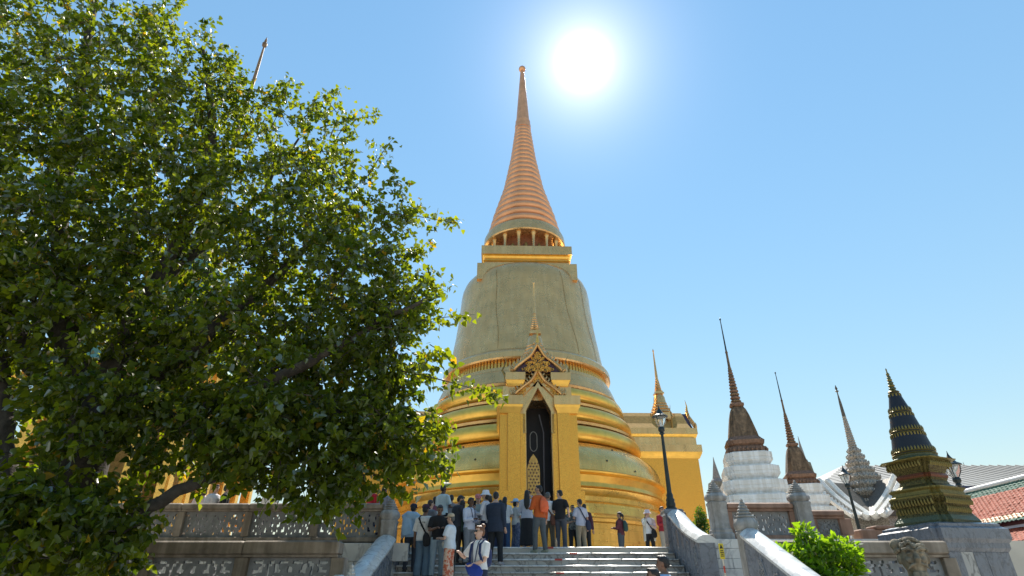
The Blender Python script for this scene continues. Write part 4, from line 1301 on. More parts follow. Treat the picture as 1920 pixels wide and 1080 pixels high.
FR = mat('pale_ribbed_roof', (0.22, 0.22, 0.21), rough=0.7, var=0.08, scale=0.6)
FB = empty('far_hall', (75, 100, 0)); props(FB, 'far hall with a wide pale grey ribbed hipped roof', 'building')
e0, e1 = at(1538, 911, 88), at(2100, 911, 88)
rdg = at(1560, 873, 108)
b = MB(); b.box(e0.x - 75 + 2, 90, -10, 30, 0, e0.z - 0.6); obj('wall', b, mat('far_wall', (0.36, 0.30, 0.26), rough=0.8, var=0.2), FB)
b = MB()
b.add([(e0.x - 75, -12, e0.z), (100, -12, e0.z), (100, 8, rdg.z), (rdg.x - 75 + 2, 8, rdg.z), (e0.x - 75, 30, e0.z), (100, 30, e0.z)], [(0, 1, 2, 3), (0, 3, 4), (3, 2, 5, 4)])
obj('roof', b, FR, FB)
b = MB()
for i in range(60):
    x = e0.x - 75 + 3.5 + i * 1.6
    b.tube([(x, -11.95, e0.z + 0.06), (max(x, rdg.x - 73), 7.8, rdg.z + 0.06)] if x > rdg.x - 73 else [(x, -11.95, e0.z + 0.06), (x, -11.95 + 20 * (x - e0.x + 75) / max(0.1, (rdg.x - 73 - e0.x + 75)), e0.z + 0.06 + (rdg.z - e0.z) * (x - e0.x + 75) / max(0.1, (rdg.x - 73 - e0.x + 75)))], 0.09, 4)
obj('roof_ribs', b, FR, FB)
b = MB(); b.box(e0.x - 75 - 0.2, 100, -12.15, -11.9, e0.z - 0.75, e0.z - 0.02); b.box(e0.x - 75 - 0.2, e0.x - 75 + 0.1, -11.89, 30, e0.z - 0.75, e0.z - 0.02); obj('fascia', b, mat('navy_paint', (0.03, 0.035, 0.09), rough=0.5), FB)

# ================================================================== golden mondop hidden behind the tree
MX, MY = at(499, 75, 40).x, 40.0
MD = empty('golden_mondop', (MX, MY, TZ)); props(MD, 'golden square mondop mostly hidden behind the big tree, its spire tip above', 'mondop')
TURQ = mat('turquoise_mosaic', (0.08, 0.2, 0.17), rough=0.4, var=0.4, scale=12, bump=0.4)
b = MB(); b.loft(redent(2, 0.1), [(7.0, 0), (7.0, 0.8), (6.6, 0.9), (6.6, 1.8), (6.2, 2.0)]); obj('base', b, MARBLEW, MD)
b = MB(); b.loft(redent(2, 0.08), [(4.4, 2.0), (4.4, 12.0)]); obj('cella', b, GOLDD, MD)
cm = MB(); cm.loft(redent(2, 0.15), [(0.42, 0), (0.42, 0.4), (0.34, 0.6), (0.3, 8.8), (0.36, 9.2), (0.46, 10)]); cm_me = cm.mesh('column'); cm_me.materials.append(GOLDR)
for i in range(6):
    for q in range(4):
        p_ = Matrix.Rotation(q * PI / 2, 4, 'Z') @ Vector((-5.5 + i * 2.2 if i < 5 else 5.5, -5.5, 2.0))
        if i < 5: link('column', cm_me, MD, p_)
z = 12.0
tipz = at(499, 75, MY).z - TZ
for k, (w_, h_) in enumerate([(6.6, 1.6), (5.8, 1.5), (5.0, 1.5), (4.3, 1.4), (3.6, 1.4), (2.9, 1.4), (2.3, 1.3), (1.7, 1.3)]):
    b = MB(); b.loft(redent(2, 0.1), [(w_, z), (w_ * 0.98, z + 0.25), (w_ * 0.86, z + 0.5), (w_ * 0.84, z + h_ + 0.01)]); obj('roof_tier', b, GILTL if k % 2 else TURQ, MD); z += h_
b = MB(); b.lathe([(1.3, z), (1.0, z + 1.5), (0.7, z + 3.0), (0.3, z + 6)], 24); obj('spire', b, GILTL, MD, smooth=40)
b = MB(); b.lathe([(0.3, z + 5.98), (0.13, tipz - 3.0), (0.09, tipz - 1.3), (0.08, tipz - 1.1), (0.22, tipz - 0.95), (0.25, tipz - 0.6), (0.1, tipz - 0.3), (0.14, tipz - 0.2), (0.02, tipz + 0.4)], 12); obj('spire_needle', b, BROWNG, MD, smooth=40)

# ================================================================== sign, statue
YEL = mat('yellow_sign', (0.62, 0.50, 0.03), rough=0.5, var=0.08)
s0 = at(1349, 1019, 13.3)
SG = empty('warning_sign', (s0.x + 0.02, 13.3, LZ)); props(SG, 'narrow yellow warning sign on a striped pole below the white wall', 'sign')
z1 = s0.z - LZ
b = MB(); b.bbox(-0.048, 0.048, -0.012, 0.012, z1 - 0.3, z1, 0.004); bd = obj('board', b, YEL, SG)
b = MB(); b.prism([(-0.036, z1 - 0.1), (0.036, z1 - 0.1), (0, z1 - 0.02)], -0.016, -0.0125, 'y'); obj('warning_triangle', b, mat('sign_black', (0.02, 0.02, 0.02), rough=0.5), bd)
b = MB()
for k, (wd) in enumerate((0.03, 0.038, 0.026, 0.036)):
    b.box(-wd, wd, -0.015, -0.0125, z1 - 0.15 - k * 0.034, z1 - 0.133 - k * 0.034)
obj('print_lines', b, MATS['sign_black'], bd)
for k in range(9):
    b = MB(); hh = (z1 - 0.3) / 9; b.lathe([(0.017, k * hh), (0.017, (k + 1) * hh - 0.001)], 10)
    obj('pole_band', b, mat('pole_red', (0.5, 0.06, 0.03), rough=0.5) if k % 2 else mat('pole_cream', (0.6, 0.55, 0.45), rough=0.5), SG)


def solid(name, mb, m, voxel, parent=None, it=4, loc=None, rot=None, scale=None):
    """fuses overlapping shapes into one continuous surface"""
    me = bpy.data.meshes.new('tmp'); me.from_pydata(mb.v, [], mb.f)
    o = bpy.data.objects.new('tmp', me); COL.objects.link(o)
    r_ = o.modifiers.new('r', 'REMESH'); r_.mode = 'VOXEL'; r_.voxel_size = voxel; r_.adaptivity = 0
    if it:
        s_ = o.modifiers.new('s', 'SMOOTH'); s_.factor = 0.5; s_.iterations = it
    dg = bpy.context.evaluated_depsgraph_get()
    me2 = bpy.data.meshes.new_from_object(o.evaluated_get(dg))
    bpy.data.objects.remove(o); bpy.data.meshes.remove(me)
    me2.name = name
    me2.materials.clear(); me2.materials.append(m)
    me2.shade_smooth()
    return link(name, me2, parent, loc, rot, scale)


STM = mat('guardian_stone', (0.25, 0.21, 0.15), rough=0.9, var=0.45, scale=5, bump=0.8, bscale=28, streak=0.3)
sh = at(1702, 1014, 10.8)
GS = empty('guardian_statue', (sh.x, 10.8, 0), R(-20)); props(GS, 'weathered stone guardian statue with curly hair before the marble plinth', 'statue')
H0 = sh.z
b = MB(); b.bbox(-0.55, 0.55, -0.5, 0.5, 0, 0.35, 0.04); obj('pedestal', b, STM, GS)
b = MB()
b.tube([(0, 0, 0.3), (0, 0, 0.9), (0, 0, 1.4), (0, 0, H0 - 0.75), (0, 0, H0 - 0.6)], [(0.45, 0.38), (0.36, 0.3), (0.36, 0.28), (0.42, 0.27), (0.2, 0.16)], 16)
b.tube([(0, 0, H0 - 0.7), (0, 0.0, H0 - 0.4)], [0.15, 0.14], 12)
b.ball((0, -0.02, H0 - 0.27), (0.2, 0.22, 0.27), 16, 12)
b.ball((0, -0.1, H0 - 0.43), (0.13, 0.14, 0.1), 12, 8)
b.tube([(0, -0.21, H0 - 0.18), (0, -0.29, H0 - 0.31), (0, -0.25, H0 - 0.34)], [0.03, 0.055, 0.04], 8)
for s in (-1, 1):
    b.ball((s * 0.085, -0.205, H0 - 0.215), (0.05, 0.05, 0.028), 8, 6)
    b.tube([(s * 0.015, -0.25, H0 - 0.17), (s * 0.09, -0.25, H0 - 0.135), (s * 0.17, -0.18, H0 - 0.15)], 0.03, 6)
    b.ball((s * 0.1, -0.19, H0 - 0.31), (0.06, 0.06, 0.05), 8, 6)
    b.tube([(s * 0.02, -0.25, H0 - 0.365), (s * 0.1, -0.24, H0 - 0.39), (s * 0.17, -0.18, H0 - 0.46)], [0.022, 0.024, 0.01], 6)
    b.ball((s * 0.21, 0, H0 - 0.28), (0.035, 0.06, 0.09), 8, 6)
    b.tube([(s * 0.3, 0, H0 - 0.75), (s * 0.48, -0.02, H0 - 0.82), (s * 0.55, -0.1, H0 - 1.1)], [0.17, 0.16, 0.13], 12)
    for k in range(5):
        b.ball((s * (0.1 + 0.09 * k), -0.05 - 0.03 * k, H0 - 0.62 - 0.035 * k), (0.05, 0.2, 0.09), 8, 6)
b.tube([(-0.55, -0.1, H0 - 1.1), (-0.5, -0.4, H0 - 0.95), (-0.5, -0.45, H0 - 0.75)], [0.13, 0.1, 0.08], 10)
b.tube([(0.55, -0.1, H0 - 1.1), (0.35, -0.42, H0 - 1.2)], [0.13, 0.1], 10)
b.tube([(-0.1, -0.2, H0 - 0.4), (0, -0.24, H0 - 0.38), (0.1, -0.2, H0 - 0.4)], 0.025, 6)
for k in range(3):
    b.tube([((k - 1) * 0.06, -0.2, H0 - 0.5), ((k - 1) * 0.08, -0.26, H0 - 0.62), ((k - 1) * 0.06, -0.22, H0 - 0.75)], [0.05, 0.045, 0.01], 8)
solid('figure', b, STM, 0.012, GS, 1)
b = MB()
rr = random.Random(2)
for k in range(70):
    a = rr.uniform(0, 2 * PI); t = rr.uniform(0.15, 1.3)
    x, y, z_ = 0.22 * math.cos(a) * math.sin(t), 0.23 * math.sin(a) * math.sin(t), 0.27 * math.cos(t)
    if y < -0.12 and z_ < 0.12: continue
    b.ball((x * 1.08, y * 1.08, H0 - 0.25 + z_ * 1.05), 0.038, 7, 5)
b.ball((-0.19, 0.02, H0 - 0.06), 0.1, 10, 8); b.ball((0.02, 0.05, H0 + 0.0), (0.12, 0.1, 0.06), 10, 8)
solid('hair', b, STM, 0.012, GS, 0)

# ================================================================== leaves, tree, bushes
from mathutils import noise as mnoise


def leaf_verts(heart=True):
    if heart:
        v = np.array([(0, 0, 0), (0.36, -0.05, 0.05), (0.5, 0.25, 0.10), (0.30, 0.68, 0.06), (0, 1.15, -0.05), (-0.30, 0.68, 0.06), (-0.5, 0.25, 0.10), (-0.36, -0.05, 0.05), (0, 0.45, -0.02)])
        f = [(0, 1, 2, 8), (8, 2, 3, 4), (8, 4, 5, 6), (0, 8, 6, 7)]
    else:
        v = np.array([(0, 0, 0), (0.26, 0.35, 0.07), (0.2, 0.75, 0.05), (0, 1.1, -0.06), (-0.2, 0.75, 0.05), (-0.26, 0.35, 0.07), (0, 0.5, -0.02)])
        f = [(0, 1, 6), (1, 2, 6), (2, 3, 6), (3, 4, 6), (4, 5, 6), (5, 0, 6)]
    return v, f


def leaf_cloud(name, pos, tip, nrm, size, tint, m, parent, heart=True):
    """one mesh of many small folded leaves; pos, tip, nrm: (n, 3)"""
    lv, lf = leaf_verts(heart)
    n = len(pos)
    t = tip / (np.linalg.norm(tip, axis=1, keepdims=True) + 1e-9)
    s = np.cross(t, nrm); s /= (np.linalg.norm(s, axis=1, keepdims=True) + 1e-9)
    q = np.cross(s, t)
    V = pos[:, None, :] + size[:, None, None] * (s[:, None, :] * lv[None, :, 0:1] + t[:, None, :] * lv[None, :, 1:2] + q[:, None, :] * lv[None, :, 2:3])
    V = V.reshape(-1, 3).astype(np.float32)
    k = len(lv); fl = len(lf[0]); nf = len(lf)
    F = (np.arange(n)[:, None, None] * k + np.array(lf)[None]).reshape(-1).astype(np.int32)
    me = bpy.data.meshes.new(name)
    me.vertices.add(len(V)); me.vertices.foreach_set('co', V.ravel())
    me.loops.add(len(F)); me.loops.foreach_set('vertex_index', F)
    me.polygons.add(n * nf)
    me.polygons.foreach_set('loop_start', np.arange(0, n * nf * fl, fl, dtype=np.int32))
    me.polygons.foreach_set('loop_total', np.full(n * nf, fl, dtype=np.int32))
    a = me.attributes.new('tint', 'FLOAT', 'POINT')
    a.data.foreach_set('value', np.repeat(tint, k).astype(np.float32))
    me.materials.append(m)
    me.update(calc_edges=True)
    return link(name, me, parent)


def branch(b, pts, r0, r1, wob=0.06, n=9, seed=0):
    rr = random.Random(seed)
    P = [Vector(p) for p in pts]
    o = []
    for k in range(len(P) - 1):
        for i in range(5):
            t = i / 5
            q = P[k].lerp(P[k + 1], t)
            o.append(q + Vector((rr.uniform(-wob, wob), rr.uniform(-wob, wob), rr.uniform(-wob, wob))))
    o.append(P[-1])
    m_ = len(o)
    b.tube(o, [r0 + (r1 - r0) * (i / (m_ - 1)) ** 0.8 for i in range(m_)], n)
    return o


TB = Vector((-7.6, 10.6, 0.0))
TR = empty('bodhi_tree', TB); props(TR, 'big spreading bodhi tree with heart shaped leaves filling the left side', 'tree')
loc = lambda x, y, Y: at(x, y, Y) - TB
b = MB()
fork = loc(175, 800, 10.6)
branch(b, [(0, 0, -0.1), (0.05, 0, 1.2), fork], 0.55, 0.42, 0.04, 12, 1)
for k, (a, e) in enumerate([(0.4, 0.25), (2.0, 0.3), (3.6, 0.22), (5.1, 0.3)]):
    branch(b, [(0.6 * math.cos(a), 0.6 * math.sin(a), -0.1), (0.42 * math.cos(a), 0.42 * math.sin(a), 1.0), fork + Vector((0.2 * math.cos(a), 0.2 * math.sin(a), 0.2))], 0.2, 0.14, 0.04, 9, 20 + k)
trunk = obj('trunk', b, BARK, TR, smooth=60)
LIMBS = []


def limb(pts, r0, r1, seed):
    b = MB(); o = branch(b, pts, r0, r1, 0.05, 9, seed); LIMBS.append(o)
    obj('limb', b, BARK, TR, smooth=60)
    return o


L1 = limb([fork, loc(230, 640, 10.8), loc(330, 470, 11.2), loc(400, 260, 11.6), loc(380, 90, 11.8)], 0.3, 0.06, 2)
L2 = limb([fork, loc(320, 690, 10.9), loc(470, 560, 11.4), loc(600, 440, 11.8), loc(660, 385, 12.0)], 0.24, 0.02, 3)
L3 = limb([fork, loc(120, 600, 11.2), loc(110, 380, 11.4), loc(160, 120, 11.4), loc(200, -150, 11.4)], 0.3, 0.08, 4)
L4 = limb([fork, loc(60, 680, 10.8), loc(-40, 480, 11), loc(-100, 200, 11)], 0.26, 0.08, 5)
L5 = limb([loc(100, 1010, 10.4), loc(200, 1000, 10.0), loc(330, 925, 10.2), loc(445, 880, 10.6), loc(580, 800, 11.0), loc(700, 740, 11.2)], 0.16, 0.04, 6)
L6 = limb([fork, loc(420, 760, 10.4), loc(580, 680, 10.6), loc(700, 610, 10.8), loc(800, 560, 10.9)], 0.18, 0.04, 7)
L7 = limb([L1[8], loc(480, 380, 12.4), loc(560, 260, 12.8)], 0.12, 0.03, 8)
L8 = limb([fork, loc(260, 720, 11.2), loc(420, 640, 11.6), loc(520, 520, 11.8)], 0.16, 0.03, 9)
L9 = limb([fork, loc(100, 620, 11.4), loc(60, 400, 11.8), loc(120, 250, 12)], 0.18, 0.04, 10)
L10 = limb([fork, loc(260, 650, 12.4), loc(420, 480, 13.4), loc(520, 380, 13.6)], 0.18, 0.04, 12)
# the pale second trunk at the frame edge
b = MB(); branch(b, [at(-6, 1100, 10.4) - TB, at(4, 900, 10.4) - TB, at(0, 740, 10.4) - TB, at(-30, 560, 10.4) - TB], 0.22, 0.18, 0.03, 10, 30)
obj('limb', b, BARK, TR, smooth=60)

# crown lobes: photo position of centre, radii in pixels, forward distance, depth radius, weight
LOBES = [(120, 120, 260, 170, 10.5, 2.2, 1.1), (330, 150, 130, 110, 11.2, 1.5, 0.9), (60, 380, 240, 190, 10.2, 2.2, 1.1), (300, 380, 210, 190, 11.0, 2.0, 1.15),
         (500, 260, 110, 90, 12.0, 1.2, 0.9), (600, 300, 100, 110, 12.0, 1.2, 0.8), (520, 460, 190, 150, 11.6, 1.8, 1.1), (680, 390, 85, 90, 12.0, 1.0, 0.7), (160, 600, 240, 130, 10.6, 1.8, 1.0),
         (430, 640, 190, 110, 10.8, 1.6, 1.0), (640, 560, 150, 120, 11.4, 1.4, 1.0), (740, 620, 90, 110, 11.2, 0.9, 0.8), (600, 740, 180, 110, 10.8, 1.3, 1.1), (740, 800, 95, 95, 11.0, 0.9, 0.9),
         (560, 840, 150, 85, 10.8, 1.1, 1.05), (660, 880, 95, 62, 10.8, 0.8, 0.9), (330, 800, 130, 70, 10.4, 1.0, 0.7), (120, 940, 120, 90, 9.6, 0.9, 1.0), (40, 1000, 130, 110, 9.2, 0.9, 1.1), (180, 1030, 85, 55, 9.5, 0.6, 0.7),
         (620, 930, 55, 35, 10.6, 0.5, 0.5), (120, 850, 130, 45, 9.8, 0.8, 0.5), (-150, 500, 200, 500, 10.5, 2.2, 1.3), (180, 730, 130, 80, 9.7, 0.6, 0.8), (330, 860, 100, 50, 10.6, 0.6, 0.5), (500, 790, 120, 75, 10.2, 0.8, 0.8), (760, 470, 55, 60, 11.8, 0.7, 0.5), (420, 190, 80, 60, 11.6, 1.0, 0.6)]
SPRAYS = [((700, 620, 11.0), (890, 590, 10.8), 42), ((720, 690, 11.0), (945, 748, 10.8), 60), ((700, 400, 11.8), (855, 418, 11.6), 55), ((740, 850, 11.0), (845, 795, 10.9), 40), ((740, 870, 11), (840, 885, 10.9), 45), ((690, 330, 12), (735, 262, 12), 30), ((560, 230, 12), (640, 165, 12), 36),
          ((480, 210, 11.8), (545, 148, 11.8), 34), ((380, 150, 11.4), (450, 100, 11.4), 36), ((300, 90, 11.2), (400, 60, 11.2), 40), ((270, 60, 11.2), (345, 2, 11.2), 36), ((760, 520, 11.6), (840, 548, 11.5), 36), ((640, 930, 10.6), (580, 962, 10.6), 40), ((700, 890, 10.8), (765, 925, 10.8), 40), ((600, 240, 12), (715, 215, 12), 40), ((700, 480, 11.8), (800, 470, 11.6), 40), ((760, 700, 11), (835, 660, 10.8), 40), ((380, 880, 10.2), (450, 905, 10.2), 14), ((230, 1000, 9.6), (290, 985, 9.8), 14), ((680, 450, 12), (790, 385, 12), 46)]
pos, tip, tin = [], [], []
twig = MB()
tw_n = 0
W_T = sum(l[2] * l[3] * l[6] for l in LOBES)
for (cx, cy, rx, ry, Y, dY, wt) in LOBES:
    c = np.array(loc(cx, cy, Y))
    ex = np.array(loc(cx + rx, cy, Y)) - c
    ey = np.array(loc(cx, cy - ry, Y)) - c
    nt_ = int(15500 * rx * ry * wt / W_T)
    for k in range(nt_):
        u = rng.normal(size=3); u /= np.linalg.norm(u)
        r_ = rng.random() ** 0.42
        p = c + ex * (u[0] * r_) + ey * (u[2] * r_) + np.array((0, dY * u[1] * r_, 0))
        q_ = mnoise.noise(Vector((p[0] * 0.95, p[1] * 0.95, p[2] * 0.95 + 7.3))) + 0.5 * mnoise.noise(Vector((p[0] * 2.3, p[1] * 2.3 + 3.1, p[2] * 2.3)))
        if q_ < -0.24 + 0.15 * (r_ > 0.75): continue
        out = u * np.array((1, 1, 0.5)) + rng.normal(size=3) * 0.5
        out /= np.linalg.norm(out)
        L_ = rng.uniform(0.22, 0.5)
        m_ = rng.integers(8, 15)
        tt = rng.random(m_)
        droop = np.stack([np.zeros(m_), np.zeros(m_), -0.12 * tt ** 2], 1)
        pp = p + out[None] * (L_ * tt)[:, None] + droop + rng.normal(size=(m_, 3)) * 0.045
        pos.append(pp)
        tip.append(out[None] * 0.5 + rng.normal(size=(m_, 3)) * 0.55 + np.array((0, 0, -0.55)))
        base_t = np.clip(rng.normal(0.42, 0.2), 0, 0.9)
        tin.append(np.clip(base_t + rng.normal(size=m_) * 0.14, 0, 0.92))
        if k % 3 == 0 and tw_n < 2600:
            tw_n += 1
            twig.tube([tuple(p - out * 0.25), tuple(p), tuple(p + out * L_ + np.array((0, 0, -0.1)))], [0.012, 0.008, 0.003], 4)
for (a, e, n_) in SPRAYS:
    A, E = np.array(loc(*a)), np.array(loc(*e))
    mid = (A + E) / 2 + np.array((0, 0, 0.12))
    crv = lambda t: A * (1 - t) ** 2 + mid * 2 * t * (1 - t) + E * t ** 2
    twig.tube([tuple(crv(t)) for t in np.linspace(0, 1, 8)], list(np.linspace(0.02, 0.004, 8)), 5)
    for k in range(n_):
        t = rng.uniform(0.1, 1.0); c = crv(t)
        sp = 0.22 * (1.15 - t) + 0.05
        m_ = 3
        pp = c + rng.normal(size=(m_, 3)) * sp * np.array((1, 1, 0.75))
        pos.append(pp); tip.append(rng.normal(size=(m_, 3)) * 0.5 + np.array((0.2, 0, -0.7)))
        tin.append(np.clip(rng.normal(0.62, 0.16, m_), 0, 0.92))
pos = np.concatenate(pos); tip = np.concatenate(tip); tin = np.concatenate(tin)
n_l = len(pos)
yel = rng.random(n_l) < 0.02
tin[yel] = rng.uniform(0.94, 1.0, yel.sum())
nr = rng.normal(size=(n_l, 3)) + np.array((0, 0, 0.25))
sz = rng.uniform(0.07, 0.138, n_l)
# the leaves nearest the viewer are single leaf objects, the rest is one mass
dist = np.linalg.norm(pos + np.array(TB) - np.array((0, 0, EYE)), axis=1)
inview = np.abs((pos[:, 0] + TB.x) / (pos[:, 1] + TB.y)) < 0.80
order = np.argsort(np.where(inview, dist / sz, 1e9))
near = order[:300]
rest = np.ones(n_l, bool); rest[near] = False
crown = leaf_cloud('crown', pos[rest], tip[rest], nr[rest], sz[rest], tin[rest], LEAF, TR)
crown['kind'] = 'stuff'
obj('twigs', twig, BARK, TR)['kind'] = 'stuff'
lms = []
for k in range(6):
    o = leaf_cloud('leaf', np.zeros((1, 3)), np.array([(0, 1, 0)]), np.array([(0, 0, 1.0)]), np.array([1.0]), np.array([0.15 + 0.14 * k]), LEAF, None)
    lms.append(o.data); bpy.data.objects.remove(o)
for i in near:
    t = Vector(tip[i]).normalized(); s = t.cross(Vector(nr[i])).normalized(); q = s.cross(t)
    M = Matrix((s, t, q)).transposed()
    o = link('leaf', lms[int(tin[i] * 5.9)], crown, tuple(pos[i]), M.to_euler(), float(sz[i]))
    o.delta_location = (0, 0, 0)


def bush(name, label, base, lobes, n_, size, m, heart=False, cat='bush', stems=8, parts=0):
    root = empty(name, base); props(root, label, cat)
    B = np.array(base)
    ps, ts, tn = [], [], []
    sb_ = MB()
    for (c, r) in lobes:
        c = np.array(c) - B; r = np.array(r)
        k = int(n_ * r[0] * r[2] / sum(q[1][0] * q[1][2] for q in lobes))
        u = rng.normal(size=(k, 3)); u /= np.linalg.norm(u, axis=1, keepdims=True)
        rad = rng.random((k, 1)) ** 0.45
        p = c + u * r * rad
        ps.append(p); ts.append(u * 0.8 + rng.normal(size=(k, 3)) * 0.6 + np.array((0, 0, -0.1)))
        tn.append(np.where(rng.random(k) < 0.03, 0.97, np.clip(rng.normal(0.42, 0.3, k), 0, 0.9)))
        for q in range(stems):
            u = rng.normal(size=3); u /= np.linalg.norm(u)
            e = c + u * r * 0.85
            sb_.tube([(0 + rng.normal() * 0.05, rng.normal() * 0.05, 0), tuple(c * np.array((0.6, 0.6, 0.7))), tuple(e)], [0.025, 0.015, 0.004], 5)
    ps = np.concatenate(ps); ts = np.concatenate(ts); tn = np.concatenate(tn)
    k = len(ps)
    obj('stems', sb_, BARK, root)
    o = leaf_cloud('foliage', ps, ts, rng.normal(size=(k, 3)) + np.array((0, 0, 0.6)), rng.uniform(size * 0.7, size * 1.25, k), tn, m, root, heart)
    o['kind'] = 'stuff'
    return root


bx = at(1530, 1060, 11.6)
bush('leafy_bush', 'bright green leafy bush behind the lower right handrail', (bx.x, 11.6, 0.0),
     [(at(1515, 1065, 11.6), (0.42, 0.4, 0.42)), (at(1508, 1000, 11.6), (0.16, 0.16, 0.16)), (at(1575, 1040, 11.6), (0.36, 0.35, 0.3)), (at(1475, 1042, 11.5), (0.22, 0.2, 0.18)), (at(1540, 1110, 11.5), (0.6, 0.5, 0.5)), (at(1535, 1030, 11.7), (0.3, 0.3, 0.22)), (at(1595, 1075, 11.6), (0.2, 0.2, 0.22))], 3000, 0.125, LEAFB)
h0 = at(1278, 990, 19.5)
bush('clipped_hedge', 'clipped dark green hedge behind the right stair parapet', (h0.x, 19.5, TZ), [((h0.x + 0.1, 19.5, TZ + 0.45), (0.55, 0.4, 0.5)), ((h0.x + 0.62, 19.4, TZ + 0.62), (0.2, 0.25, 0.72)), ((h0.x + 0.62, 19.4, TZ + 0.9), (0.18, 0.22, 0.4))], 4200, 0.06, LEAFH, cat='hedge')

# ================================================================== people
SKINS = {'light': (0.55, 0.34, 0.25), 'tan': (0.38, 0.215, 0.14), 'brown': (0.20, 0.105, 0.065), 'dark': (0.10, 0.052, 0.034)}
SKM = {k: mat('skin_' + k, c, rough=0.5, var=0.08, scale=9, bump=0.05, bscale=90) for k, c in SKINS.items()}
HAIRM = {'black': mat('hair_black', (0.012, 0.010, 0.009), rough=0.45, var=0.4, scale=30, bump=0.6, bscale=70), 'brown': mat('hair_brown', (0.04, 0.022, 0.013), rough=0.45, var=0.4, scale=30, bump=0.6, bscale=70),
         'auburn': mat('hair_auburn', (0.16, 0.065, 0.025), rough=0.45, var=0.4, scale=30, bump=0.6, bscale=70), 'grey': mat('hair_grey', (0.10, 0.095, 0.09), rough=0.5, var=0.4, scale=30, bump=0.6, bscale=70)}
EYEM = mat('eye_dark', (0.015, 0.01, 0.008), rough=0.2)
LIPM = mat('lips', (0.30, 0.10, 0.08), rough=0.5)
_cl = {}


def cloth(c, pattern=None):
    """woven cloth in colour c, optionally printed with a blotchy second colour"""
    k = (c, pattern)
    if k not in _cl:
        if pattern:
            _cl[k] = mat('cloth_print_%d' % len(_cl), c, rough=0.85, col2=pattern, scale=14, contrast=(0.47, 0.53), bump=0.5, bscale=14)
        else:
            _cl[k] = mat('cloth_%d' % len(_cl), c, rough=0.88, var=0.12, scale=6, bump=0.55, bscale=13)
    return _cl[k]


def ik(S, T, a, b_, hint):
    d = T - S
    L_ = min(d.length, (a + b_) * 0.995)
    d = d.normalized()
    x = (a * a - b_ * b_ + L_ * L_) / (2 * L_)
    h = math.sqrt(max(0.0, a * a - x * x))
    n = hint - d * hint.dot(d)
    n.normalize()
    return S + d * x + n * h, S + d * L_


ARMS = {'down': (0.27, 0.02, 0.80), 'front': (0.10, 0.26, 1.12), 'phone': (0.07, 0.30, 1.30), 'raise': (0.12, 0.32, 1.56), 'hip': (0.26, -0.02, 0.98), 'bag': (0.22, 0.12, 0.98), 'cross': (-0.04, 0.23, 1.14),
        'chin': (0.08, 0.16, 1.40), 'forward': (0.2, 0.38, 1.06), 'pole': (0.30, 0.24, 1.22), 'clutch': (0.02, 0.24, 1.0)}


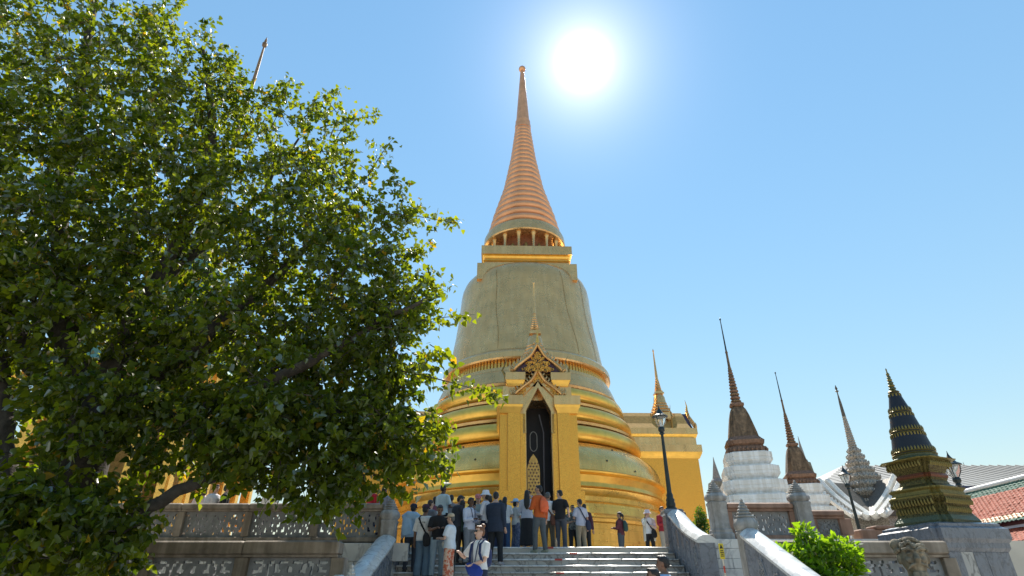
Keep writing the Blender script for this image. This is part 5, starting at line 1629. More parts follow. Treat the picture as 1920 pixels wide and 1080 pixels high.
def person(label, X, Y, z, heading, H=1.7, skin='tan', hair=('short', 'black'), hat=None, top=((0.7, 0.7, 0.7), 'short'), bottom=('trousers', (0.05, 0.06, 0.09)), shoes=(0.05, 0.05, 0.05),
           arms=('down', 'down'), lean=0.0, head=(0, 0), build=1.0, detail=0.0125, stance=0.1, group=None, extras=(), step=0.0):
    s = H / 1.7
    root = empty('person', (X, Y, z), -R(heading))
    props(root, label, 'person', group)
    V = Vector
    ln = math.sin(R(lean))
    def tp(x, y, zz):   # bend the upper body forward from the hips
        if zz > 0.92:
            y += (zz - 0.92) * ln
            zz -= (zz - 0.92) * ln * ln * 0.4
        return V((x, y, zz)) * s
    bw = build
    b = MB()
    # legs
    feet = []
    for sd in (-1, 1):
        fo = step * sd
        hipj = tp(sd * 0.088 * bw, 0, 0.9); kn = tp(sd * (0.09 + stance * 0.15), 0.02 + fo * 0.6, 0.49); an = tp(sd * (0.085 + stance * 0.35), -0.02 + fo, 0.085)
        b.tube([hipj, hipj.lerp(kn, 0.5), kn, kn.lerp(an, 0.35), an], [0.09 * s * bw, 0.078 * s * bw, 0.055 * s, 0.056 * s, 0.038 * s], 10)
        b.tube([an + V((0, -0.04, -0.03)) * s, an + V((0, 0.08, -0.045)) * s, an + V((0, 0.15, -0.058)) * s], [0.042 * s, 0.04 * s, 0.026 * s], 8)
        feet.append((hipj, kn, an))
    # torso
    TOR = [(0.86, 0.15, 0.105, 0.0), (0.94, 0.165, 0.118, -0.005), (1.06, 0.142, 0.102, 0.0), (1.18, 0.155, 0.11, 0.005), (1.30, 0.172, 0.115, 0.0), (1.39, 0.155, 0.092, -0.01), (1.44, 0.09, 0.066, -0.012), (1.47, 0.055, 0.055, -0.005)]
    b.tube([tp(0, y, zz) for zz, rx, ry, y in TOR], [(rx * s * bw, ry * s * bw) for zz, rx, ry, y in TOR], 16)
    yaw, pit = R(head[0]), R(head[1])
    nb = tp(0, 0.0, 1.45)
    HM = Matrix.Translation(nb) @ Matrix.Rotation(-yaw, 4, 'Z') @ Matrix.Rotation(pit, 4, 'X')
    hp = lambda x, y, zz: HM @ (V((x, y, zz)) * s)
    b.tube([nb + V((0, 0, -0.04)) * s, hp(0, 0.008, 0.07)], [0.055 * s, 0.05 * s], 10)
    hb = MB()
    hb.ball((0, 0.0, 0.155 * s), (0.073 * s, 0.092 * s, 0.098 * s), 14, 10)
    hb.ball((0, 0.026 * s, 0.10 * s), (0.056 * s, 0.066 * s, 0.07 * s), 12, 8)
    hb.ball((0, 0.072 * s, 0.055 * s), (0.026 * s, 0.022 * s, 0.02 * s), 8, 6)
    hb.tube([(0, 0.085 * s, 0.15 * s), (0, 0.112 * s, 0.112 * s), (0, 0.09 * s, 0.104 * s)], [0.012 * s, 0.017 * s, 0.015 * s], 8)
    for sd in (-1, 1):
        hb.ball((sd * 0.075 * s, -0.005 * s, 0.125 * s), (0.012 * s, 0.022 * s, 0.032 * s), 8, 6)
    b.add([tuple(HM @ V(p)) for p in hb.v], hb.f)
    # arms and hands
    AJ = []
    for i, sd in ((0, -1), (1, 1)):
        q = arms[i]
        tx, ty, tz = ARMS[q] if isinstance(q, str) else q
        S = tp(sd * 0.178 * bw, -0.01, 1.355)
        T = tp(sd * tx, ty, tz)
        el, wr = ik(S, T, 0.285 * s, 0.25 * s, V((sd * 0.55, -0.6, -0.6)))
        b.tube([S + V((-sd * 0.06, 0, -0.01)) * s, S, S.lerp(el, 0.5), el, el.lerp(wr, 0.4), wr], [0.05 * s, 0.056 * s * bw, 0.046 * s * bw, 0.038 * s, 0.036 * s, 0.026 * s], 10)
        d = (wr - el).normalized()
        side = V((sd, 0, 0)) - d * d.x * sd
        if side.length < 0.2: side = V((0, 1, 0)) - d * d.y
        side.normalize(); nn = d.cross(side)
        if nn.y < 0: nn = -nn
        pm = wr + d * 0.085 * s
        b.tube([wr, wr + d * 0.04 * s, pm], [(0.026 * s, 0.02 * s), (0.038 * s, 0.018 * s), (0.04 * s, 0.015 * s)], 10, side=side)
        curl = 0.5 if q == 'down' else 0.8
        for k, fl in enumerate((0.066, 0.076, 0.07, 0.054)):
            o_ = side * ((k - 1.5) * 0.0205 * s)
            p0 = pm + o_ - d * 0.01 * s
            p1 = p0 + (d * (1 - curl * 0.25) + nn * curl * 0.35) * fl * 0.5 * s
            p2 = p1 + (d * (1 - curl * 0.8) + nn * curl * 0.9) * fl * 0.38 * s
            p3 = p2 + (d * (1 - curl * 1.3) + nn * curl) * fl * 0.3 * s
            b.tube([p0, p1, p2, p3], [0.0095 * s, 0.0092 * s, 0.0085 * s, 0.007 * s], 6)
        t0 = wr + d * 0.03 * s - side * sd * 0.03 * s * (1 if side.x * sd >= 0 else -1)
        t1 = t0 + (d * 0.6 + nn * 0.5 - side * sd * 0.5) * 0.035 * s
        b.tube([t0, t1, t1 + (d * 0.9 + nn * 0.3) * 0.03 * s], [0.013 * s, 0.011 * s, 0.0085 * s], 6)
        AJ.append((S, el, wr, d))
    body = solid('body', b, SKM[skin], detail, root, 2)
    # face
    for sd in (-1, 1):
        m = MB(); m.ball((0, 0, 0), (0.013 * s, 0.007 * s, 0.008 * s), 8, 6)
        o = obj('eye', m, EYEM, body); o.location = hp(sd * 0.032, 0.084, 0.145)
        m = MB(); m.tube([hp(sd * 0.016, 0.09, 0.164), hp(sd * 0.048, 0.078, 0.166)], 0.0055 * s, 5); obj('eyebrow', m, HAIRM[hair[1]], body)
    m = MB(); m.tube([hp(-0.022, 0.086, 0.078), hp(0, 0.093, 0.08), hp(0.022, 0.086, 0.078)], [0.004 * s, 0.0075 * s, 0.004 * s], 6); obj('mouth', m, LIPM, body)
    # trousers or skirt
    kind, col = bottom[0], bottom[1]
    cm_ = cloth(col, bottom[2] if len(bottom) > 2 else None)
    b = MB()
    b.tube([tp(0, 0, 0.82), tp(0, -0.005, 0.9), tp(0, -0.002, 1.02)], [(0.165 * s * bw, 0.125 * s * bw), (0.178 * s * bw, 0.13 * s * bw), (0.155 * s * bw, 0.115 * s * bw)], 16)
    if kind == 'skirt':
        b.tube([tp(0, 0, 0.98), tp(0, -0.005, 0.85), tp(0, 0, 0.5), tp(0, 0, 0.12)], [(0.158 * s, 0.12 * s), (0.19 * s, 0.15 * s), (0.215 * s, 0.18 * s), (0.25 * s, 0.21 * s)], 18)
    else:
        cut = {'trousers': 1.0, 'wide': 1.0, 'shorts': 0.0}[kind]
        fl = 1.5 if kind == 'wide' else 1.0
        for hipj, kn, an in feet:
            if cut:
                b.tube([hipj + V((0, 0, 0.02)), hipj.lerp(kn, 0.5), kn, kn.lerp(an, 0.5), an + V((0, 0.01, -0.01)) * s], [0.102 * s * bw, 0.093 * s * bw, 0.073 * s * (0.5 + 0.5 * fl), 0.068 * s * fl, 0.066 * s * fl], 12)
            else:
                b.tube([hipj + V((0, 0, 0.02)), hipj.lerp(kn, 0.5), hipj.lerp(kn, 0.92)], [0.102 * s * bw, 0.1 * s * bw, 0.095 * s], 12)
    solid('skirt' if kind == 'skirt' else 'trousers', b, cm_, detail * 1.15, root, 3)
    # shoes
    for hipj, kn, an in feet:
        b = MB(); b.tube([an + V((0, -0.07, -0.045)) * s, an + V((0, -0.03, -0.04)) * s, an + V((0, 0.08, -0.05)) * s, an + V((0, 0.165, -0.06)) * s, an + V((0, 0.185, -0.065)) * s], [0.03 * s, 0.046 * s, 0.045 * s, 0.034 * s, 0.012 * s], 10)
        obj('shoe', b, cloth(shoes), root, smooth=60)
    # shirt
    tc_, sleeve = top[0], top[1]
    loose = top[3] if len(top) > 3 else 0.018
    b = MB()
    hem = 0.86 if len(top) < 5 else top[4]
    R_ = [(hem, 0.165, 0.128, 0.0)] + [(zz, rx, ry, y) for zz, rx, ry, y in TOR[1:6] if zz > hem + 0.03] + [(1.435, 0.105, 0.075, -0.012)]
    b.tube([tp(0, y, zz) for zz, rx, ry, y in R_], [((rx + loose) * s * bw, (ry + loose) * s * bw) for zz, rx, ry, y in R_[:-1]] + [((R_[-1][1] + 0.004) * s, (R_[-1][2] + 0.004) * s)], 18)
    fr = {'none': 0.0, 'short': 0.78, 'elbow': 1.05, 'long': 2.0}[sleeve]
    for (S, el, wr, d), sd in zip(AJ, (-1, 1)):
        st = S + V((-sd * 0.08, 0, 0.03)) * s
        if fr == 0: continue
        if fr <= 1.1:
            e = S.lerp(el, min(1, fr))
            b.tube([st, S, S.lerp(e, 0.5), e], [0.058 * s, 0.068 * s * bw, 0.07 * s * bw, 0.072 * s * bw], 12)
        else:
            b.tube([st, S, S.lerp(el, 0.5), el, el.lerp(wr, 0.5), el.lerp(wr, 0.95)], [0.058 * s, 0.068 * s * bw, 0.066 * s * bw, 0.058 * s, 0.052 * s, 0.042 * s], 12)
    shirt = solid('shirt', b, cloth(tc_, top[2] if len(top) > 2 else None), detail * 1.15, root, 3)
    # hair
    b = MB()
    hs_, hc = hair
    def hball(x, y, zz, r_):
        q = MB(); q.ball((x * s, y * s, zz * s), tuple(k * s for k in r_), 12, 8); b.add([tuple(HM @ V(p)) for p in q.v], q.f)
    if hs_ != 'bald':
        hball(0, -0.014, 0.172, (0.079, 0.09, 0.088)); hball(0, -0.05, 0.135, (0.072, 0.056, 0.075)); hball(0, 0.05, 0.225, (0.055, 0.04, 0.028))
    if hs_ == 'long':
        b.tube([hp(0, -0.05, 0.2), hp(0, -0.085, 0.1), tp(0, -0.115, 1.40), tp(0, -0.135, 1.24), tp(0, -0.125, 1.12)], [(0.07 * s, 0.05 * s), (0.085 * s, 0.045 * s), (0.1 * s, 0.04 * s), (0.09 * s, 0.035 * s), (0.03 * s, 0.015 * s)], 10)
    if hs_ == 'bob':
        hball(0, -0.04, 0.09, (0.085, 0.065, 0.09))
    if hs_ == 'bun':
        hball(0.0, -0.07, 0.255, (0.05, 0.05, 0.042)); b.tube([hp(0.05, 0.02, 0.16), hp(0.06, 0.03, 0.07), hp(0.055, 0.02, 0.0)], [0.012 * s, 0.009 * s, 0.004], 6)
    if hs_ == 'tail':
        b.tube([hp(0, -0.1, 0.18), hp(0, -0.14, 0.1), hp(0, -0.13, -0.02), hp(0, -0.11, -0.1)], [0.03 * s, 0.036 * s, 0.028 * s, 0.008], 8)
    if hs_ == 'pony': pass
    solid('hair', b, HAIRM[hc], 0.011, root, 1)
    # hats
    if hat:
        hk, hcol = hat
        b = MB()
        def rot(q): b.add([tuple(HM @ V(p)) for p in q.v], q.f)
        q = MB()
        if hk == 'cap':
            q.lathe([(0.097 * s, 0.178 * s), (0.098 * s, 0.21 * s), (0.085 * s, 0.248 * s), (0.055 * s, 0.272 * s), (0.012 * s, 0.28 * s)], 20); rot(q)
            q = MB(); q.prism([(0.085 * s * math.cos(a), 0.06 * s + 0.12 * s * math.sin(a)) for a in [PI * i / 12 for i in range(13)]], 0.175 * s, 0.185 * s, 'z'); rot(q)
        elif hk == 'bucket':
            q.lathe([(0.155 * s, 0.14 * s), (0.16 * s, 0.145 * s), (0.1 * s, 0.2 * s), (0.092 * s, 0.262 * s), (0.08 * s, 0.278 * s), (0.01 * s, 0.282 * s)], 24); rot(q)
        elif hk == 'sun':
            q.lathe([(0.2 * s, 0.165 * s), (0.205 * s, 0.17 * s), (0.1 * s, 0.195 * s), (0.095 * s, 0.25 * s), (0.07 * s, 0.285 * s), (0.01 * s, 0.292 * s)], 24); rot(q)
        obj('hat', b, cloth(hcol), root, smooth=40)
    # carried things that move with the wearer
    for ex in extras:
        k = ex[0]
        if k == 'crossbody':     # strap over one shoulder and a soft bag on the opposite hip, worn on the back or side
            colr, sd, back = ex[1], ex[2], ex[3]
            b = MB()
            yb = -0.15 * back
            pts = [tp(-sd * 0.12, 0.1 * back * -1 * -1 * 0.0, 1.46), tp(-sd * 0.10, yb * 0.95, 1.38), tp(0.0, yb * 1.02, 1.2), tp(sd * 0.12, yb * 0.98, 1.02), tp(sd * 0.17, yb * 0.95, 0.95)]
            b.tube(pts, [(0.022 * s, 0.008 * s)] * 5, 8); obj('bag_strap', b, cloth(colr), root, smooth=50)
            b = MB(); c = tp(sd * 0.17, yb * 1.25, 0.86)
            b.tube([c + V((-sd * 0.03, 0, 0.17)) * s, c + V((-sd * 0.015, 0, 0.1)) * s, c, c + V((sd * 0.015, 0, -0.12)) * s, c + V((sd * 0.02, 0, -0.15)) * s], [(0.03 * s, 0.03 * s), (0.085 * s, 0.055 * s), (0.105 * s, 0.065 * s), (0.09 * s, 0.055 * s), (0.04 * s, 0.02 * s)], 12)
            solid('bag', b, cloth(colr), 0.013, root, 2)
        elif k == 'waistbag':
            b = MB(); c = tp(ex[2] * 0.1, 0.16 * ex[3], 0.98); b.ball(c, (0.15 * s, 0.07 * s, 0.085 * s), 14, 10); b.ball(c + V((0, 0, -0.03)), (0.13 * s, 0.065 * s, 0.08 * s), 14, 10)
            solid('waist_bag', b, cloth(ex[1]), 0.013, root, 2)
        elif k == 'backpack':
            b = MB(); b.tube([tp(0, -0.2, 0.98), tp(0, -0.215, 1.05), tp(0, -0.21, 1.25), tp(0, -0.18, 1.38)], [(0.1 * s, 0.05 * s), (0.13 * s, 0.085 * s), (0.135 * s, 0.085 * s), (0.08 * s, 0.04 * s)], 12); solid('backpack', b, cloth(ex[1]), 0.014, root, 2)
            for sd in (-1, 1):
                b = MB(); b.tube([tp(sd * 0.1, -0.14, 1.36), tp(sd * 0.105, -0.02, 1.455), tp(sd * 0.105, 0.11, 1.36), tp(sd * 0.115, 0.142, 1.2), tp(sd * 0.15, 0.1, 1.05)], [(0.03 * s, 0.012 * s)] * 5, 8); obj('shoulder_strap', b, cloth(ex[1]), root, smooth=50)
        elif k == 'drawbag':
            b = MB(); b.tube([tp(0.0, -0.15, 1.36), tp(0, -0.2, 1.25), tp(0, -0.21, 1.1), tp(0, -0.17, 0.99)], [(0.05 * s, 0.03 * s), (0.14 * s, 0.07 * s), (0.155 * s, 0.085 * s), (0.11 * s, 0.04 * s)], 12); solid('drawstring_bag', b, cloth(ex[1]), 0.014, root, 2)
        elif k == 'sunglasses':
            b = MB()
            for sd in (-1, 1):
                b.tube([hp(sd * 0.012, 0.096, 0.148), hp(sd * 0.05, 0.09, 0.146)], [(0.019 * s, 0.008 * s), (0.019 * s, 0.008 * s)], 10, side=V((0, 0, 1)))
                b.tube([hp(sd * 0.055, 0.085, 0.152), hp(sd * 0.078, 0.0, 0.15)], 0.004 * s, 5)
            b.tube([hp(-0.015, 0.096, 0.152), hp(0.015, 0.096, 0.152)], 0.004 * s, 5)
            obj('sunglasses', b, mat('lens_black', (0.01, 0.01, 0.011), rough=0.12, var=0.1), root, smooth=50)
        elif k == 'phone':
            S, el, wr, d = AJ[1 if ex[1] > 0 else 0]
            b = MB(); b.bbox(-0.037, 0.037, -0.005, 0.005, -0.075, 0.075, 0.004); o = obj('phone', b, mat('phone_black', (0.015, 0.015, 0.018), rough=0.25), root); o.location = wr + d * 0.1 * s + V((0, 0.02, 0.05))
        elif k == 'pole':
            S, el, wr, d = AJ[1 if ex[1] > 0 else 0]
            p0 = wr + d * 0.09 * s + V((0, 0.03, 0.04))
            b = MB(); b.tube([p0 + V((0, 0, 0.12)), p0 + V((0.02, 0.05, -0.75))], 0.009, 8); obj('walking_stick', b, IRON, root, smooth=50)
        elif k == 'camera':
            for sd in (-1, 1):
                b = MB(); b.tube([tp(sd * 0.06, 0.02, 1.47), tp(sd * 0.065, 0.12, 1.38), tp(sd * 0.05, 0.16, 1.2), tp(sd * 0.03, 0.17, 1.04)], [(0.012 * s, 0.005 * s)] * 4, 6); obj('neck_strap', b, cloth((0.02, 0.03, 0.09)), root, smooth=50)
        elif k == 'clutch':
            b = MB(); c = tp(-0.03, 0.2, 0.9); b.tube([c + V((-0.2, 0, -0.06)), c + V((-0.12, 0.02, -0.02)), c + V((0.05, 0.02, 0.03)), c + V((0.17, 0, 0.1))], [(0.03, 0.05), (0.05, 0.10), (0.055, 0.115), (0.03, 0.05)], 12, side=V((0, 1, 0))); solid('bundle', b, cloth(ex[1]), 0.014, root, 2)
        elif k == 'apron_back':
            pass
        elif k == 'cardigan':
            b = MB()
            for sd in (-1, 1):
                b.tube([tp(sd * 0.1, 0.0, 1.42), tp(sd * 0.15, -0.02, 1.25), tp(sd * 0.155, -0.03, 0.95), tp(sd * 0.165, -0.04, 0.62)], [(0.06 * s, 0.09 * s), (0.07 * s, 0.125 * s), (0.07 * s, 0.14 * s), (0.06 * s, 0.14 * s)], 12)
            b.tube([tp(0, -0.1, 1.42), tp(0, -0.11, 1.2), tp(0, -0.12, 0.9), tp(0, -0.14, 0.62)], [(0.1 * s, 0.04 * s), (0.17 * s, 0.05 * s), (0.18 * s, 0.05 * s), (0.18 * s, 0.04 * s)], 14)
            for (S, el, wr, d) in AJ:
                b.tube([S, S.lerp(el, 0.5), el, el.lerp(wr, 0.9)], [0.08 * s, 0.072 * s, 0.066 * s, 0.05 * s], 12)
            solid('cardigan', b, cloth(ex[1]), 0.015, root, 3)
        elif k == 'print':
            b = MB(); rr_ = random.Random(3)
            for i in range(14):
                x = -0.085 + i * 0.0125; zz = 1.27 + 0.012 * math.sin(i * 1.9)
                b.tube([tp(x, -0.148, zz - 0.012), tp(x + rr_.uniform(-0.008, 0.008), -0.149, zz + 0.014)], 0.0035 * s, 5)
            for i in range(12):
                a = 2 * PI * i / 12
                b.tube([tp(0.03 * math.cos(a), -0.152, 1.2 + 0.026 * math.sin(a)), tp(0.03 * math.cos(a + 0.5), -0.152, 1.2 + 0.026 * math.sin(a + 0.5))], 0.004 * s, 5)
            b.ball(tp(0, -0.152, 1.2), (0.014, 0.005, 0.012), 6, 4)
            obj('shirt_print', b, mat('print_black', (0.03, 0.025, 0.03), rough=0.8), shirt)
        elif k == 'shawl':
            b = MB(); b.tube([tp(-0.24, -0.08, 1.32), tp(-0.1, -0.13, 1.4), tp(0.1, -0.13, 1.38), tp(0.25, -0.06, 1.25)], [(0.12 * s, 0.06 * s)] * 4, 10, side=V((0, 0, 1))); b.tube([tp(-0.12, -0.14, 1.36), tp(-0.1, -0.17, 1.1), tp(-0.08, -0.17, 0.9)], [(0.12 * s, 0.04 * s), (0.15 * s, 0.045 * s), (0.14 * s, 0.03 * s)], 12); solid('shawl', b, cloth(ex[1]), 0.014, root, 2)
    return root


def stand(x, ytop, H, lo=9.0, hi=30.0, on=None):
    """where a person of height H stands so that the top of the head is seen at photo position x, ytop"""
    best = None
    Y = lo
    while Y < hi:
        p = at(x, ytop, Y)
        e = abs(p.z - H - floor_z(p.x, Y))
        if on is None or abs(floor_z(p.x, Y) - on) < 1e-3:
            if best is None or e < best[0]: best = (e, p.x, Y)
        Y += 0.02
    return best[1], best[2], floor_z(best[1], best[2])


W = (0.72, 0.72, 0.72)
NAVY = (0.018, 0.025, 0.055)
BLK = (0.014, 0.014, 0.016)
DENIM = (0.12, 0.19, 0.27)
DENIMD = (0.04, 0.065, 0.11)
KHAKI = (0.27, 0.22, 0.15)


def put(label, x, ytop, heading, H=1.7, lo=9.0, hi=30.0, dy=0.0, **k):
    X, Y, z = stand(x, ytop, H, lo, hi)
    return person(label, X, Y, z, heading, H, **k)


G1 = 'visitors on the steps and terrace'
put('woman in white tee with sunglasses and blue straps, nearest on the stairs', 900, 986, 215, 1.66, 11.4, 12.6, skin='light', hair=('bun', 'auburn'), top=(W, 'short'), bottom=('trousers', NAVY), arms=('clutch', 'pole'), head=(25, 0), group=G1, detail=0.0095,
    extras=(('sunglasses',), ('backpack', (0.02, 0.035, 0.11)), ('camera',), ('clutch', (0.015, 0.04, 0.25)), ('pole', 1)))
put('man seen from behind in printed white tee with black sling bag', 799, 947, 20, 1.74, 14.4, 17.0, skin='brown', hair=('short', 'black'), hat=('cap', (0.06, 0.03, 0.05)), top=((0.68, 0.66, 0.64), 'elbow', None, 0.026), bottom=('wide', DENIM), arms=('down', 'down'), group=G1, build=1.08, extras=(('crossbody', BLK, 1, 1), ('print',)))
put('woman in beige cap, white tee and orange patterned trousers with cream waist bag', 846, 964, -70, 1.62, 14.3, 15.6, skin='light', hair=('short', 'grey'), hat=('cap', (0.50, 0.40, 0.28)), top=((0.66, 0.72, 0.78), 'short', None, 0.03), bottom=('wide', (0.55, 0.13, 0.06), (0.7, 0.5, 0.38)), arms=('front', 'front'), group=G1, extras=(('waistbag', (0.62, 0.58, 0.50), 0.5, 1),))
put('man in dark navy polo looking down to his right', 857, 929, 60, 1.8, 15.4, 17.5, skin='tan', top=((0.03, 0.033, 0.045), 'short', None, 0.022), bottom=('trousers', BLK), arms=('forward', 'forward'), head=(10, -22), group=G1, build=1.1, lean=6)
put('man in black tee bowing his head behind the sling bag man', 825, 946, 165, 1.72, 15.0, 17.5, skin='brown', top=(BLK, 'short'), bottom=('trousers', (0.25, 0.33, 0.4)), arms=('front', 'front'), head=(0, -30), group=G1)
put('person in navy cap with pale blue shawl beside the left post', 776, 948, 10, 1.66, 15.6, 17.3, skin='brown', hat=('cap', NAVY), top=((0.36, 0.52, 0.68), 'long', None, 0.03), bottom=('trousers', (0.05, 0.06, 0.08)), arms=('down', 'front'), group=G1, extras=(('shawl', (0.38, 0.56, 0.74)),))
put('man in pale shirt with cropped hair standing above the left crowd', 832, 909, 35, 1.78, 17.7, 19.5, skin='dark', top=((0.55, 0.64, 0.66), 'short', None, 0.02), bottom=('trousers', BLK), arms=('front', 'front'), group=G1)
put('dark haired visitor half hidden left of the pale shirt man', 816, 934, 0, 1.62, 17.7, 19.5, skin='tan', hair=('bob', 'black'), top=((0.25, 0.08, 0.12), 'short'), bottom=('trousers', NAVY), arms=('front', 'front'), group=G1)
put('dark haired visitor just right behind the pale shirt man', 847, 928, 0, 1.66, 17.9, 20.5, skin='tan', top=((0.2, 0.2, 0.22), 'short'), bottom=('trousers', NAVY), arms=('down', 'down'), group=G1)
put('man in white shirt with a dark neck strap beside the pink cap', 882, 933, 130, 1.7, 16.6, 19.0, skin='dark', top=((0.56, 0.60, 0.72), 'long', None, 0.02), bottom=('trousers', (0.2, 0.22, 0.25)), arms=('front', 'front'), head=(0, -12), group=G1, extras=(('camera',),))
put('visitor in pink cap and grey green jacket holding a phone', 897, 929, 190, 1.68, 16.4, 18.6, skin='light', hair=('bob', 'brown'), hat=('cap', (0.62, 0.22, 0.22)), top=((0.36, 0.40, 0.38), 'long', None, 0.024), bottom=('trousers', BLK), arms=('front', 'phone'), head=(-10, -14), group=G1, extras=(('phone', 1),))
put('visitor in white bucket hat and white top looking left', 911, 921, -75, 1.72, 16.6, 18.4, skin='light', hair=('bob', 'black'), hat=('bucket', (0.72, 0.74, 0.78)), top=((0.62, 0.64, 0.7), 'long'), bottom=('trousers', NAVY), arms=('front', 'front'), group=G1)
put('big man in dark navy jacket and black trousers, back turned on the steps', 930, 922, 30, 1.82, 15.3, 17.2, skin='light', hair=('short', 'black'), top=((0.022, 0.034, 0.062), 'long', None, 0.034, 0.74), bottom=('trousers', (0.012, 0.016, 0.022)), shoes=(0.3, 0.3, 0.32), arms=('front', 'down'), build=1.14, head=(-30, -10), group=G1, step=0.06)
put('woman with long dark hair in white tee and jeans', 947, 940, 15, 1.62, 17.7, 19.5, skin='light', hair=('long', 'black'), top=(W, 'short', None, 0.024), bottom=('trousers', (0.05, 0.1, 0.2)), arms=('front', 'front'), group=G1)
put('person in light blue sun hat and patterned blue trousers', 967, 946, 60, 1.55, 17.7, 19.6, skin='light', hair=('bob', 'black'), hat=('sun', (0.36, 0.55, 0.74)), top=((0.55, 0.56, 0.55), 'short'), bottom=('wide', (0.08, 0.10, 0.18), (0.16, 0.18, 0.26)), arms=('front', 'front'), group=G1)
put('woman with long hair in pale top and black skirt raising her phone', 988, 919, 5, 1.70, 17.7, 19.4, skin='light', hair=('long', 'black'), top=((0.42, 0.43, 0.5), 'long', None, 0.022), bottom=('skirt', BLK), arms=('front', 'raise'), group=G1, extras=(('phone', 1),))
put('man in orange long sleeved shirt with bright orange drawstring bag', 1010, 910, -40, 1.78, 17.2, 18.6, skin='tan', top=((0.50, 0.10, 0.018), 'long', None, 0.024), bottom=('trousers', (0.085, 0.10, 0.11)), shoes=(0.25, 0.27, 0.2), arms=('front', 'down'), head=(-30, 0), group=G1, extras=(('drawbag', (0.75, 0.14, 0.05)),), step=-0.07)
put('man in white tee with brown bag facing the doorway', 1027, 923, 10, 1.74, 18.2, 20.0, skin='tan', hair=('short', 'grey'), top=(W, 'short', None, 0.026), bottom=('trousers', (0.10, 0.085, 0.06)), arms=('front', 'front'), group=G1, extras=(('crossbody', (0.13, 0.05, 0.03), 1, 1),))
put('man in black tee and grey trousers looking left at the door', 1049, 919, 30, 1.76, 18.0, 19.8, skin='light', top=(BLK, 'short', None, 0.02), bottom=('trousers', (0.06, 0.065, 0.08)), arms=('front', 'bag'), head=(-75, 0), group=G1)
put('bearded visitor in patterned dark shirt facing the camera', 1073, 947, 170, 1.68, 19.5, 22.5, skin='tan', top=((0.08, 0.085, 0.08), 'short', (0.2, 0.2, 0.18)), bottom=('trousers', BLK), arms=('front', 'front'), group=G1, extras=(('sunglasses',),))
put('man in pale tee and khaki trousers with dark shoulder bag', 1087, 939, -25, 1.72, 18.4, 20.6, skin='tan', top=((0.45, 0.46, 0.55), 'short', None, 0.024), bottom=('trousers', KHAKI), arms=('front', 'down'), head=(-10, -8), group=G1, extras=(('crossbody', NAVY, 1, 1),))
put('visitor in dark purple top right behind the khaki trousers man', 1095, 945, 10, 1.66, 20.0, 22.0, skin='tan', top=((0.06, 0.02, 0.04), 'long'), bottom=('trousers', BLK), arms=('down', 'down'), group=G1)
put('woman in maroon top and grey trousers by the golden wall', 1161, 960, -60, 1.62, 21.0, 25.0, skin='tan', hair=('tail', 'black'), top=((0.11, 0.025, 0.035), 'long'), bottom=('trousers', (0.06, 0.075, 0.09)), arms=('front', 'front'), group=G1, extras=(('backpack', (0.03, 0.07, 0.06)),))
put('woman in white hat and cream cardigan with black trousers', 1213, 957, 190, 1.66, 21.0, 25.0, skin='light', hair=('long', 'black'), hat=('bucket', (0.74, 0.62, 0.62)), top=(W, 'short'), bottom=('trousers', BLK), arms=('front', 'chin'), head=(-15, 0), group=G1, extras=(('cardigan', (0.58, 0.56, 0.48)), ('crossbody', BLK, -1, -1)))
put('man in red jacket and pale trousers beside the lamp pillar', 1240, 950, 160, 1.74, 20.0, 25.0, skin='tan', top=((0.32, 0.02, 0.03), 'long', None, 0.03), bottom=('trousers', (0.40, 0.34, 0.26)), arms=('down', 'front'), group=G1)
put('visitor whose dark hair shows above the clipped hedge', 1282, 960, 10, 1.66, 22.0, 26.0, skin='brown', top=((0.2, 0.05, 0.03), 'short'), bottom=('trousers', BLK), group=G1)
put('man in light blue shirt low on the right stairs, head in view', 1242, 1047, -60, 1.74, 8.6, 10.4, skin='brown', top=((0.32, 0.46, 0.66), 'short'), bottom=('trousers', NAVY), arms=('front', 'front'), group=G1)
put('dark haired person in orange beside the light blue shirt', 1222, 1057, -90, 1.70, 8.6, 10.4, skin='brown', top=((0.6, 0.1, 0.03), 'short'), bottom=('trousers', NAVY), arms=('front', 'front'), group=G1)
put('visitor in dark green shirt between the navy polo and white shirt men', 868, 938, 20, 1.64, 16.9, 19.0, skin='tan', hair=('bob', 'black'), top=((0.03, 0.06, 0.05), 'short'), bottom=('trousers', BLK), arms=('front', 'front'), group=G1)
put('visitor in grey hoodie behind the black tee man on the left', 808, 940, 40, 1.66, 16.4, 18.0, skin='light', hair=('short', 'brown'), top=((0.16, 0.16, 0.18), 'long', None, 0.03), bottom=('trousers', DENIMD), arms=('front', 'front'), group=G1)
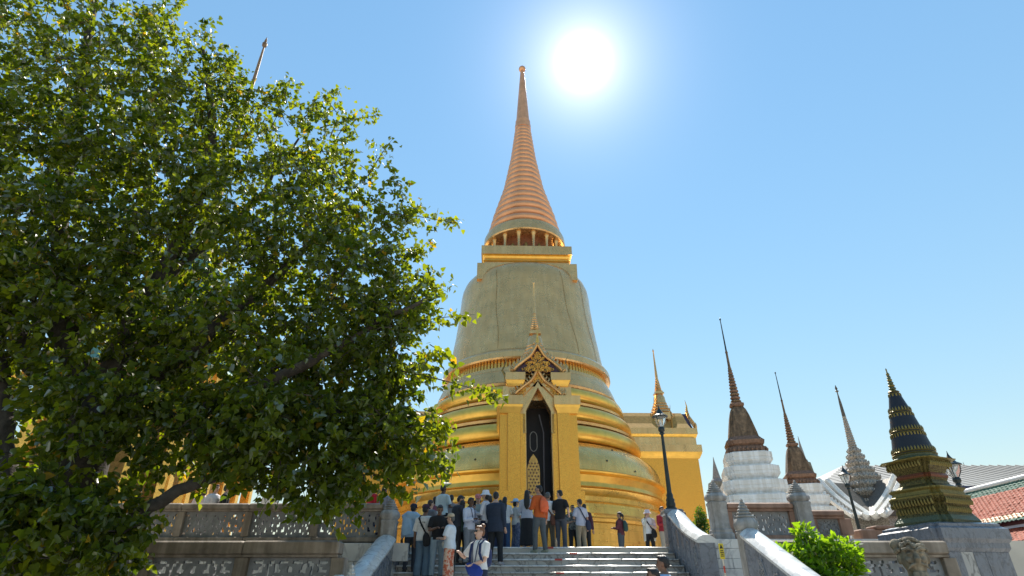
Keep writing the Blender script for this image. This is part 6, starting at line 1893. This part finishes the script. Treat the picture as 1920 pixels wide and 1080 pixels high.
put('visitor in dark blue dress left of the white tee and jeans woman', 938, 944, 0, 1.6, 18.0, 20.0, skin='tan', hair=('long', 'black'), top=((0.03, 0.04, 0.09), 'short'), bottom=('skirt', (0.03, 0.04, 0.09)), arms=('front', 'front'), group=G1)
put('small visitor in olive shirt between the blue hat and long haired woman', 977, 950, 10, 1.56, 18.4, 20.4, skin='tan', hair=('short', 'brown'), top=((0.14, 0.14, 0.09), 'short'), bottom=('trousers', (0.1, 0.12, 0.18)), arms=('front', 'front'), group=G1)
put('visitor in dark top between the navy jacket and bucket hat', 918, 934, -20, 1.66, 17.6, 19.4, skin='tan', hair=('bob', 'black'), top=((0.1, 0.1, 0.12), 'long'), bottom=('trousers', BLK), arms=('front', 'down'), group=G1)
G2 = 'visitors behind the upper left balustrade'
for (lab, x, yt, hd, tcol, hr, sk) in (('visitor in black jacket behind the left balustrade', 430, 899, 60, BLK, ('short', 'black'), 'light'), ('visitor in white shirt behind the left balustrade', 408, 906, 120, (0.7, 0.68, 0.7), ('short', 'brown'), 'light'),
                                   ('visitor in pale pink top furthest left behind the balustrade', 385, 914, -30, (0.62, 0.5, 0.5), ('bob', 'brown'), 'light'), ('visitor in red behind the balustrade near the left stair post', 702, 908, 40, (0.5, 0.015, 0.03), ('short', 'black'), 'tan'),
                                   ('visitor in grey patterned shirt beside the left stair post', 722, 912, 20, (0.35, 0.35, 0.4), ('short', 'black'), 'tan'), ('visitor in white tee behind the drooping leaves and balustrade', 512, 908, 0, W, ('bob', 'black'), 'tan')):
    X, Y, z = stand(x, yt, 1.68, 17.7, 22.0)
    person(lab, X, Y, TZ, hd, 1.68, skin=sk, hair=hr, top=(tcol, 'long'), bottom=('trousers', NAVY), arms=('front', 'down'), group=G2)

# bottle left standing on the top step
b = MB(); bp_ = at(1043, 1026, 17.85); b.lathe([(0.032, 0), (0.034, 0.02), (0.034, 0.17), (0.014, 0.22), (0.014, 0.25)], 12, M=Matrix.Translation((bp_.x, 17.85, TZ)))
props(obj('bottle', b, mat('bottle_amber', (0.5, 0.34, 0.2), rough=0.2), smooth=50), 'small pale bottle standing on the top step', 'bottle')
